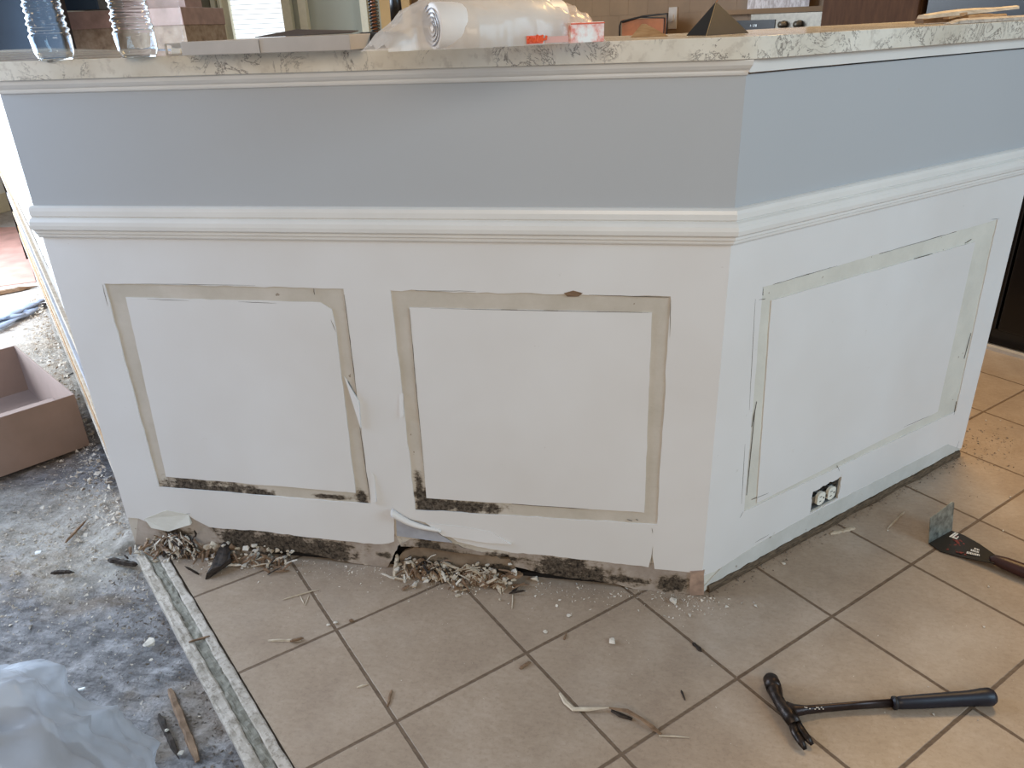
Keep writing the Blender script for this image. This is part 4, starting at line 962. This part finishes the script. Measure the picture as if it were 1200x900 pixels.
# rubble heaps along the wall foot, every piece its own object
rr = random.Random(21)
GR = {'a': ('plaster lump in the left rubble heap at the wall foot', 'plaster lumps in the left rubble heap'), 'b': ('wood splinter in the left rubble heap at the wall foot', 'wood splinters in the left rubble heap'),
      'c': ('plaster lump in the middle rubble heap under the peeled paint', 'plaster lumps in the middle rubble heap'), 'd': ('wood splinter in the middle rubble heap under the peeled paint', 'wood splinters in the middle rubble heap')}
chips = [chip_mesh(1, rr, .55, 10, 'plaster_lump') for _ in range(8)]
mats3 = ['plaster', 'plaster', 'splint', 'crumb']
for me in chips: me.materials.append(M[rr.choice(mats3)])
def heapz(x, y, cx, sx, top): return top*max(0, 1-abs(x-cx)/sx)*max(0, 1-max(0, -y-.0)/.075)
def heap(u0, u1, n, top, ga, gb, nspl, ylo=-.06):
    xa = onY(u0, 650).x; xb = onY(u1, 650).x
    for q in range(n):
        x = rr.uniform(xa, xb); y = -abs(rr.gauss(0, .024))+.004; sz = rr.uniform(.006, .019)
        z = max(0, rr.random()*top*(1+y/.045)) if y > -.045 else 0
        o = bpy.data.objects.new('plaster_lump', rr.choice(chips)); C.objects.link(o); o.location = (x, y-.004, z+.0004); o.scale = (sz,)*3; o.rotation_euler = (rr.uniform(-.3, .3), rr.uniform(-.3, .3), rr.random()*6)
        tag(o, ga[0], 'plaster lump', ga[1])
    for q in range(nspl):
        x = rr.uniform(xa, xb); y = -abs(rr.gauss(0, .018))-.004; L_ = rr.uniform(.018, .05); a_ = rr.uniform(0, PI) if rr.random() < .5 else rr.gauss(PI*.5, .4); el = rr.uniform(0, .9)
        p_ = Vector((x, y-.02, .001+rr.random()*top*.3)); e_ = p_+Vector((math.cos(a_)*L_*math.cos(el), abs(math.sin(a_))*L_*math.cos(el)*.5, math.sin(el)*L_*.6))
        splinter_obj('wood_splinter', p_, e_, rr.uniform(.0022, .0075), rr.uniform(.0015, .004), M[rr.choice(['splint', 'splint2', 'splint2', 'rotwood', 'splint2', 'plaster'])], gb[0], 'wood splinter', gb[1], 0, rr.randint(0, 999))
heap(168, 345, 90, .034, GR['a'], GR['b'], 70)
heap(462, 605, 90, .036, GR['c'], GR['d'], 70)
def clump(u, v, w_, h_, n, mats, label, seed):
    """frayed bundle of wood and paper fibre"""
    r = random.Random(seed); c0 = onY(u, v, -.012); c0.z = 0; root = thing('frayed_wood_clump', c0, label, 'wood debris')
    for mt in mats:
        b = MB()
        for _ in range(n):
            x = r.gauss(0, w_*.4); z = r.uniform(0, h_)*.9; L_ = r.uniform(.010, .040); an = r.gauss(-1.2, 1.1); dx = math.cos(an)*L_; dz = math.sin(an)*L_
            p0 = Vector((x, r.uniform(-.012, .008), z+.004)); p2 = Vector((x+dx, p0.y-r.uniform(0, .02), max(.001, z+dz))); p1 = p0.lerp(p2, .5)+Vector((r.gauss(0, .003), -r.random()*.004, r.gauss(0, .003)+.002))
            p1.z = max(.001, p1.z); w2 = r.uniform(.0006, .0026)*(2.6 if r.random() < .2 else 1); b.tube([p0, p1, p2], [(w2*.8, w2*.4), (w2, w2*.45), (w2*.6, w2*.3)], 5)
        b.build('fibres', M[mt], root)
clump(213, 640, .040, .052, 85, ['splint2', 'plaster', 'rotwood'], 'frayed brown wood and paper clump under the lifted paint at the left end', 1)
clump(192, 642, .030, .026, 50, ['splint2', 'splint'], 'low frayed clump where the threshold meets the wall', 2)
clump(505, 655, .050, .036, 60, ['splint2', 'rotwood', 'splint'], 'frayed brown wood clump in the cavity below the peeled paint lip', 3)
clump(560, 662, .046, .030, 60, ['splint2', 'splint'], 'frayed brown wood clump right of the peeled paint, against the dark cavity', 4)
for k_, (u, v, sz, mt, lb) in enumerate([(188, 628, .030, 'splint2', 'broken brown-grey block at the very left end of the wall foot'), (246, 624, .026, 'plaster', 'broken tan plaster block right of the frayed left clump'), (241, 640, .020, 'plaster', 'plaster block in front of the tan one by the black shard'), (268, 628, .024, 'splint2', 'round brown piece in the dark opening above the black shard'),
    (228, 645, .014, 'splint', 'short tan wood chunk between the left clump and the black shard'), (285, 636, .020, 'plaster', 'pale curved plaster piece in the dark opening right of the black shard'), (300, 652, .015, 'plaster', 'pale lump at the right end of the left rubble heap'),
    (490, 648, .030, 'splint2', 'broad brown broken piece in the cavity below the peeled lip'), (520, 650, .030, 'plaster', 'broad pale broken board piece in the cavity'), (545, 655, .024, 'splint', 'tan broken block right of the broad pale piece'), (575, 652, .018, 'plaster', 'small pale block near the right end of the cavity'), (603, 658, .022, 'plaster', 'crumbling plaster block where the cavity ends')]):
    r = random.Random(k_+40); o = link_mesh('broken_chunk', chip_mesh(sz, r, .75, 11, 'broken_chunk'), M[mt]); p_ = onY(u, v, -.010); o.location = (p_.x, p_.y+.004, max(.0003, min(.016, p_.z-sz*.5))); o.rotation_euler = (0, 0, r.random()*6); tag(o, lb, 'broken chunk')
# uncountable crumbs
def crumbs(name, n, fn, smin, smax, mat, label, cat='crumbs', seed=1):
    r = random.Random(seed); b = MB()
    for _ in range(n):
        x, y, z = fn(r); s = smin+(smax-smin)*r.random()**5; pts = [Vector((r.uniform(-1, 1), r.uniform(-1, 1), r.uniform(0, .9)))*s for _ in range(4)]
        pts[0].z = 0; pts[1].z = 0; b.add([p+Vector((x, y, z)) for p in pts], [(0, 1, 2), (0, 3, 1), (1, 3, 2), (0, 2, 3)])
    o = b.build(name, mat); tag(o, label, cat, None, 'stuff'); return o
def subz(x, y): return -.014
def f_sub(r):
    while True:
        t_ = r.random(); x = -1.30+r.gauss(-.12, .28); y = r.gauss(.0, .22)
        if (Vector((x, y))-S0).dot(edn) < -.004 and (Vector((x, y, 0))-LW).dot(LN) > .0 or False:
            if y < 0 or (Vector((x, y, 0))-LW).dot(LN) > 0: return x, y, -.013+.010*max(0, 1-math.hypot(x+1.3, y)/.25)
crumbs('subfloor_crumbs', 9000, f_sub, .0007, .0060, M['crumb'], 'fine plaster crumbs strewn over the dusty grey subfloor', seed=3)
def f_sub2(r):
    while True:
        t_ = r.uniform(0, .75); o_ = -abs(r.gauss(0, .05))-.003; p_ = seam(t_, o_); return p_.x, p_.y, -.013
crumbs('seam_crumbs', 1500, f_sub2, .0012, .006, M['soil'], 'dark grit gathered along the left side of the threshold', seed=4)
def f_lw(r):
    while True:
        t_ = r.uniform(0, 2.4); p_ = left3(t_, 0, abs(r.gauss(0, .05))+.002); bl_ = Matrix.Rotation(-ez, 3, 'Z') @ (p_-bo)
        if not (-.01 < bl_.x < BW+.01 and -BD-.01 < bl_.y < .01): break
    return p_.x, p_.y, -.012+.02*max(0, 1-((p_-LW).dot(LN))/.08)
crumbs('left_wing_crumbs', 4200, f_lw, .0015, .010, M['plaster'], 'white plaster crumbs heaped along the foot of the stripped left wing', seed=5)
def f_front(r):
    x = r.uniform(-1.28, 0.02); y = -abs(r.gauss(0, .035))-.002
    if r.random() < .35: x = r.choice([r.gauss(-1.05, .08), r.gauss(-.55, .09), r.gauss(-.03, .05)])
    if x < -1.24: x = -1.2
    return x, y, .0003
crumbs('wall_foot_crumbs', 2600, f_front, .0006, .0042, M['plaster'], 'fine pale crumbs on the tiles along the foot of the front wall', seed=6)
def f_wing(r): p_ = wing3(r.uniform(0, .96), 0, abs(r.gauss(.004, .012))+.006); return p_.x, p_.y, .0003
crumbs('right_foot_crumbs', 900, f_wing, .0006, .0035, M['soil'], 'brown dirt in the gap along the foot of the right wall', seed=7)
def f_all(r): return r.uniform(-.95, 1.2), -abs(r.gauss(0, .25))+r.uniform(-.02, .0), .0003
def f_all2(r):
    while True:
        x, y, z = f_all(r)
        if (Vector((x, y))-S0).dot(edn) > .07: return x, y, z
crumbs('tile_dust', 900, f_all2, .0004, .0020, M['plaster'], 'sparse dust specks over the front tiles', seed=8)
def f_end(r): p_ = wing3(r.gauss(1.02, .10), 0, r.gauss(-.02, .06)); return p_.x, p_.y, .0003
def f_end2(r):
    while True:
        p_ = wing3(r.gauss(1.02, .10), 0, r.gauss(-.0, .06)); 
        if (p_.dot(RD) > RLEN+.01) or p_.dot(RN) > .012: return p_.x, p_.y, .0003
crumbs('wing_end_grit', 700, f_end2, .0006, .0045, M['soil'], 'brown grit and slivers at the far end of the right wall foot', seed=9)

# ------------------------------------------------------------------ left background on the subfloor
t = thing('blue_film_bundle', fl(20, 372, -.015), 'pale blue twisted plastic film strips on the bright floor behind the box', 'plastic film')
def TL(u, v, h): return fl(u, v, h-.015)-t.location
for k_, (a_, c_) in enumerate([((-30, 388), (52, 356)), ((-30, 398), (46, 360)), ((-30, 380), (30, 368)), ((5, 372), (50, 352))]):
    b = MB(); P = [TL(a_[0]+(c_[0]-a_[0])*f/8, a_[1]+(c_[1]-a_[1])*f/8, .008+.006*k_) for f in range(9)]; b.tube(P, [.02+.008*math.sin(j*2+k_) for j in range(9)], 10, .35); b.build('film_strip', M['bluefilm'], t, True)
splinter_obj('skirting_offcut', fl(-40, 352, -.012), fl(46, 335, -.012), .045, .012, M['splint2'], 'brown skirting offcut on the bright floor behind the blue film', 'skirting offcut', None, 0, 3)
b = MB(); P = [fl(u, v, -.014) for u, v in [(-80, 268), (18, 266), (34, 300), (42, 330), (-80, 345)]]; solid(b, P, .002); o = b.build('underlay_sheet', M['redsheet']); tag(o, 'faded pink-red sheet flat on the floor at the far left', 'underlay')

# ------------------------------------------------------------------ rooms beyond
BY = 4.9
def bk(u, v, Y=BY): return onY(u, v, Y)
# far left side wall with a sliding door, whitened in colour for missing bounce light
SX = -4.75
def onX(u, v, X): w_ = ray(u, v); return CAM+w_*((X-CAM.x)/w_.x)
b = MB(); b.box(SX-.1, SX, -1.5, -.6, 0, 2.6); b.box(SX-.1, SX, 2.6, BY, 0, 2.6); b.box(SX-.1, SX, -.6, 2.6, 2.1, 2.6); sw = b.build('wall_side', plain('brightened_side_wall', (238, 240, 236), .8, 0, .02, 4)); tag(sw, kind='structure')
b = MB(); b.box(SX, SX+.015, 2.6, BY, -.015, .11); bs = b.build('baseboard_side', M['cream']); tag(bs, kind='structure')
xs = lambda u: bk(u, 30).x
b = MB(); b.box(SX-.1, 1.0, BY, BY+.1, 0, 2.6); bw = b.build('wall_back', M['sage']); tag(bw, kind='structure')
# window with blinds (columns 270-340)
wx0, wx1 = xs(276), xs(337); zb = bk(300, 47).z
t = bpy.data.objects.new('window_1', None); C.objects.link(t); t.location = (wx0, BY-.03, zb); tag(t, kind='structure')
W_ = wx1-wx0
b = MB(); b.box(0, W_, .01, .02, 0, .9); b.build('glass', M['sky'], t)
b = MB()
for q in range(26): b.box(.01, W_-.01, -.020, .004, .012+q*.034, .015+q*.034, Matrix.Identity(4))
b.build('blind_slats', M['blind'], t)
b = MB(); b.box(-.07, 0, -.03, .02, -.07, .98); b.box(W_, W_+.07, -.03, .02, -.07, .98); b.box(-.07, W_+.07, -.05, .02, -.09, -.0); b.box(-.07, W_+.07, -.03, .02, .9, .98); b.build('window_frame', M['cream'], t)
# door frame pieces left and right of it
def post(u0, u1, mat, nm, v1, Y=BY-.06, top=2.4, d=.05):
    a_, c_ = bk(u0, 30, Y), bk(u1, 30, Y); b = MB(); b.box(min(a_.x, c_.x), max(a_.x, c_.x), Y, Y+d, 0, top); return b.build(nm, mat)
tag(post(216, 250, M['khaki'], 'door_1', 0, BY-.08, 2.2), kind='structure')
tag(post(251, 256, M['cream'], 'trim_7', 0, BY-.1, 2.2), kind='structure')
tag(post(259, 262, M['cream'], 'trim_8', 0, BY-.1, 2.2), kind='structure')
tag(post(352, 361, M['cream'], 'trim_9', 0, BY-.1, 2.2), kind='structure')
tag(post(424, 432, M['cream'], 'trim_10', 0, BY-.1, 2.2), kind='structure')
tag(post(447, 482, M['tan'], 'door_2', 0, BY-.1, 2.2), kind='structure')
tag(post(484, 700, M['kwall'], 'wall_hall', 0, BY-.02, 2.5), kind='structure')
# stone hearth and screen at the left
hx0, hx1 = bk(60, 40, 3.6).x-.35, bk(218, 40, 3.6).x; zt = bk(150, 32, 3.6).z; zc = bk(150, 11, 3.6).z; zlow = bk(115, 60, 3.6).z
t = thing('stone_fireplace', ((hx0+hx1)/2, 3.6, -.01), 'mottled tan stone fireplace ledge with pink-grey cap behind the water bottles', 'fireplace'); ox = (hx0+hx1)/2
b = MB(); b.box(hx0+.35-ox, hx1-ox, 0, .5, zlow+.01, zt+.01); b.build('stone_ledge', M['stone'], t)
b = MB(); b.box(hx0+.33-ox, hx1+.01-ox, -.02, .5, zt+.01, zc+.01); b.build('ledge_cap', M['pinkstone'], t, False, .004)
b = MB(); b.box(hx0+.37-ox, hx1-.02-ox, .02, .5, 0, zlow+.01); b.build('dark_recess', M['slate'], t)
t = thing('television', (bk(35, 30, 3.2).x, 3.2, -.01), 'large slate-blue television screen behind the left water bottle', 'television'); 
tw0, tw1 = bk(-120, 30, 3.2).x-t.location.x, bk(74, 30, 3.2).x-t.location.x
b = MB(); b.box(tw0, tw1, 0, .03, .94, 1.75); b.build('screen', M['slate'], t, False, .003)
b = MB(); b.box(tw0-.012, tw1+.012, .012, .05, .925, 1.765); b.build('screen_frame', M['blackp'], t)
b = MB(); b.box((tw0+tw1)/2-.1, (tw0+tw1)/2+.1, .05, .4, 1.2, 1.4); b.build('wall_bracket', M['blackp'], t)
fp = [o for o in bpy.data.objects if o.name == 'stone_fireplace'][0]
for nm, u0, u1, Y, mt, dz in (('firebox_glass', 76, 113, 3.70, 'slate', 0), ('mantel_panel', 114, 140, 3.72, 'grey', 0), ('side_panel', 141, 217, 3.74, 'pinkstone', -.02)):
    a_ = bk(u0, 5, Y); c_ = bk(u1, 5, Y); b = MB(); b.box(a_.x-ox, c_.x-ox, Y-3.6, .2+Y-3.6, bk(90, 10, 3.7).z+dz, 1.7); b.build(nm, M[mt], fp)

# kitchen side: sink cabinet behind the front wall with a spring-neck tap
kx = []
kp = [(-1.05, .42+.0), (-.05, .42)]
b = MB(); inn = off_path(PATH3, -.125); inn2 = off_path(PATH3, -.62)
poly = [inn[1], inn[2], inn[2]+Vector((RD.x, RD.y))*.9-Vector((0, 0)), inn2[2]+Vector((RD.x, RD.y))*.9, inn2[2], inn2[1]]
tri = tessellate_polygon([[Vector((p.x, p.y, 0)) for p in poly]]); n = 6
def polybox(z0, z1): return MB().add([Vector((p.x, p.y, z1)) for p in poly]+[Vector((p.x, p.y, z0)) for p in poly], [tuple(q) for q in tri]+[tuple(n+i for i in reversed(q)) for q in tri]+[(j, (j+1) % n, n+(j+1) % n, n+j) for j in range(n)])
o = polybox(.0, .86).build('sink_cabinet', M['brown']); tag(o, 'brown kitchen base cabinet behind the bar wall', 'cabinet')
o = polybox(.861, .89).build('kitchen_worktop', M['slab']); tag(o, 'lower stone kitchen worktop behind the raised bar', 'worktop')
fxp = bk(438.5, 20, .50); t = thing('spring_tap', (fxp.x, .50, .891), 'tall kitchen tap with black coiled spring neck seen over the carton', 'tap')
b = MB(); b.lathe([(0, 0), (.026, 0), (.026, .008), (.014, .012), (.0125, .06), (.0, .06)], 24); b.build('tap_base', M['black'], t, True)
b = MB(); b.tube([(0, 0, .05), (0, 0, .30), (0, .01, .36), (0, .05, .41), (0, .10, .41), (0, .15, .36), (0, .16, .28)], .0055, 14, 1, Vector((1, 0, 0))); b.build('hose', M['copper'], t, True)
b = MB(); P = []
for q in range(1200):
    f = q/1199; z = .075+.27*f; a_ = f*2*PI*40; P.append((.0095*math.cos(a_), .0095*math.sin(a_), z))
b.tube(P, .0018, 6); b.build('spring_coil', M['black'], t, True)
b = MB(); b.tube([(0, .16, .30), (0, .16, .20)], [.012, .015], 16, 1, Vector((1, 0, 0))); b.build('spray_head', M['black'], t, True)

# kitchen run along the far side
KA = Vector((1.05, 1.46, 0)); KE = Vector((-.72, .69, 0)).normalized(); KN = Vector((.69, .72, 0)).normalized(); KR = math.atan2(KE.y, KE.x)
def kr(u, v, off=0): p_ = at_plane(u, v, KA+KN*off, KN); return (p_-KA).dot(KE), p_.z
def k3(s, off, z): return KA+KE*s+KN*off+Vector((0, 0, z))
def kthing(name, s, label, cat, off=0, z=0): t_ = thing(name, k3(s, off, z), label, cat, None, KR); return t_
# in the frame of such a thing: +x runs left along the cabinets, -y runs away from the viewer
b = MB()
for q in (0,): b.box(-1.6, 4.4, .66, .76, 0, 2.5, lambda p: k3(p.x, p.y, p.z))
o = b.build('wall_kitchen', M['kwall']); tag(o, kind='structure')
b = MB()
for row in range(2):
    for q in range(16):
        s_ = .9+q*.156+(.078 if row else 0); b.box(s_, s_+.155, .652, .659, .95+row*.156, .95+row*.156+.155, lambda p: k3(p.x, p.y, p.z))
b.build('backsplash_tiles', M['stone2'] if 'stone2' in M else plain('tan_backsplash', (140, 114, 84), .5, 0, .10, 4), o)
sF = .455
t = kthing('black_fridge', -.46, 'tall glossy black fridge standing beyond the right end of the bar', 'fridge')
b = MB(); b.box(0, .90, -.63, -.03, .03, 1.78); b.build('fridge_body', M['blackp'], t, False, .005)
b = MB(); b.box(0.003, .447, -.028, 0, .06, 1.77); b.build('fridge_door', M['blackgl'], t, False, .006)
b = MB(); b.box(.453, .897, -.028, 0, .06, 1.77); b.build('fridge_door', M['blackgl'], t, False, .006)
for xx in (.42, .48):
    b = MB(); b.tube([(xx, .0, .7), (xx, .04, .72), (xx, .045, 1.1), (xx, .04, 1.5), (xx, .0, 1.52)], .009, 10, 1, Vector((1, 0, 0))); b.build('fridge_handle', M['black'], t, True)
b = MB(); b.box(0.01, .89, -.06, -.02, .005, .058); b.build('kick_grille', M['black'], t)
b = MB(); b.box(-.9, .5, -.012, .012, .0, .012, lambda p: k3(p.x, -.03-p.y, p.z)); o = b.build('trim_11', M['pale']); tag(o, kind='structure')
s0_ = .46; s1_ = kr(962, 20)[0]
t = kthing('pantry_cabinet', s0_, 'tall dark brown pantry cabinet between stove and fridge', 'cabinet')
b = MB(); b.box(0.002, s1_-s0_, -.62, -.022, .0, 2.1); b.build('cabinet_body', M['brown'], t)
b = MB(); b.box(.004, s1_-s0_-.002, -.020, 0, .1, 2.08); dr = b.build('cabinet_door', M['brown'], t, False, .002)
b = MB(); b.tube([(.04, .0, 1.3), (.04, .02, 1.31), (.04, .02, 1.41), (.04, .0, 1.42)], .005, 8, 1, Vector((1, 0, 0))); b.build('door_handle', M['steel'], dr, True)
t = kthing('kitchen_stove', s1_+.004, 'stainless stove with black clock panel and round knobs beyond the worktop', 'stove')
SW = .76
b = MB(); b.box(0, SW, -.62, -.02, .02, .90); b.build('oven_body', M['black'], t)
b = MB(); b.box(.02, SW-.02, -.02, .0, .2, .82); od = b.build('oven_door', M['steel'], t, False, .003)
b = MB(); b.tube([(.08, 0, .76), (.08, .04, .76), (SW-.08, .04, .76), (SW-.08, 0, .76)], .011, 10); b.build('door_handle', M['steel'], od, True)
b = MB(); b.box(0, SW, -.60, .0, .901, .912); b.build('cooktop', M['blackgl'], t)
zt_ = kr(900, 15.5, .55)[1]
b = MB(); b.box(0, SW, -.62, -.56, .913, zt_); bg_ = b.build('control_panel', M['steel'], t, False, .004)
def kx_(u): return kr(u, 25, .555)[0]-(s1_+.004)
zc0, zc1 = kr(900, 36, .555)[1], kr(900, 23, .555)[1]
b = MB(); b.box(kx_(908), kx_(856), -.5595, -.556, zc0, zc1); cl = b.build('clock_display', M['blackgl'], bg_)
# digits
def seg_digits(txt, u0, du, parent):
    b = MB(); S = {'1': 'bc', '2': 'abged', '8': 'abcdefg', '0': 'abcdef', ':': ':'}
    zc_ = (zc0+zc1)/2-.0; h = .009; w_ = .005
    for i, ch in enumerate(txt):
        x = kx_(u0+i*du)
        def bx(xa, xb, za, zb_): b.box(x-xb, x-xa, -.5555, -.5545, zc_+za, zc_+zb_)
        for s_ in S[ch]:
            if s_ == ':': bx(.001, .0025, -.004, -.0025); bx(.001, .0025, .0025, .004)
            if s_ == 'a': bx(0, w_, h/2-.001, h/2+.0005)
            if s_ == 'g': bx(0, w_, -.0007, .0007)
            if s_ == 'd': bx(0, w_, -h/2-.0005, -h/2+.001)
            if s_ == 'b': bx(w_-.0015, w_, 0, h/2)
            if s_ == 'c': bx(w_-.0015, w_, -h/2, 0)
            if s_ == 'e': bx(0, .0015, -h/2, 0)
            if s_ == 'f': bx(0, .0015, 0, h/2)
    b.build('clock_digits', M['led'], bg_)
seg_digits('1:28', 879, 2.3, None)
for u in (919, 937):
    b = MB(); x = kx_(u); zz_ = (zc0+zc1)/2+.001; b.tube([(x, -.556, zz_), (x, -.548, zz_), (x, -.5475, zz_), (x, -.525, zz_)], [.017, .017, .0145, .0135], 22, 1, Vector((0, 0, 1))); b.build('knob', M['steel'], bg_, True)
t = kthing('paper_notice', kr(912, 5, .60)[0], 'printed white papers standing behind the stove panel', 'paper', .60, zt_+.022)
q0_, q1_ = kr(876, 5, .6)[0]-kr(912, 5, .6)[0], kr(948, 5, .6)[0]-kr(912, 5, .6)[0]
b = MB(); b.box(q1_, q0_, -.004, 0, 0, .28); b.build('paper_sheet', M['paper'], t)
b = MB(); b.box(-.40, .40, -.045, .02, -.022, -.0005); o2 = b.build('back_ledge', M['kwall'], t)
# base cabinets, worktop and upper items left of the stove
sb = s1_+.004+SW+.005
t = kthing('base_cabinets', sb, 'brown base cabinet run left of the stove', 'cabinet')
b = MB(); b.box(0, 1.7, -.62, -.02, 0, .88); b.build('cabinet_body', M['brown'], t)
for q in range(4):
    b = MB(); b.box(.01+q*.42, .41+q*.42, -.018, 0, .1, .86); dd = b.build('cabinet_door', M['brown'], t, False, .003); b = MB(); b.tube([(.05+q*.42, 0, .7), (.05+q*.42, .02, .71), (.05+q*.42, .02, .79), (.05+q*.42, 0, .8)], .004, 8, 1, Vector((1, 0, 0))); b.build('door_handle', M['steel'], dd)
b = MB(); b.box(sb, sb+1.72, -.02, .64, .885, .915, lambda p: k3(p.x, p.y, p.z)); o = b.build('stove_side_worktop', M['slab']); tag(o, 'stone worktop on the cabinets left of the stove', 'worktop')
# copper-coloured board with black wire frame
s_a, z_a = kr(783, 16, .5); s_b, z_b = kr(727, 40, .5)
t = kthing('framed_copper_board', s_a, 'copper-brown board in a black arched wire frame against the kitchen wall', 'serving board', .5, .917)
BWd = s_b-s_a; zt2 = z_a-.917
b = MB(); b.box(.01, BWd-.01, -.012, 0, .002, zt2-.02); b.build('board', M['copper'], t, False, .003)
b = MB(); b.tube([(0, .006, 0), (0, .006, zt2+.0), (BWd*.5, .006, zt2-.012+.004), (BWd-.01, .006, zt2-.03), (BWd, .006, zt2-.05), (BWd, .006, 0)], .005, 8, 1, Vector((0, 1, 0))); b.tube([(.02, .006, 0), (.02, .006, zt2-.02), (BWd*.55, .006, zt2-.012), (BWd-.02, .006, zt2-.035)], .003, 8, 1, Vector((0, 1, 0))); b.build('wire_frame', M['black'], t, True)
s_a, z_a = kr(794, 8, .648); s_b, z_b = kr(783, 34, .648)
t = kthing('switch_plate', s_a, 'tall cream switch plate on the tan kitchen wall', 'switch plate', .651, z_b)
b = MB(); b.box(0, s_b-s_a, 0, .006, 0, z_a-z_b); b.build('plate', M['pale'], t, False, .002)
b = MB(); b.box((s_b-s_a)*.35, (s_b-s_a)*.65, .006, .010, (z_a-z_b)*.35, (z_a-z_b)*.65); b.build('rocker', M['pale'], t)
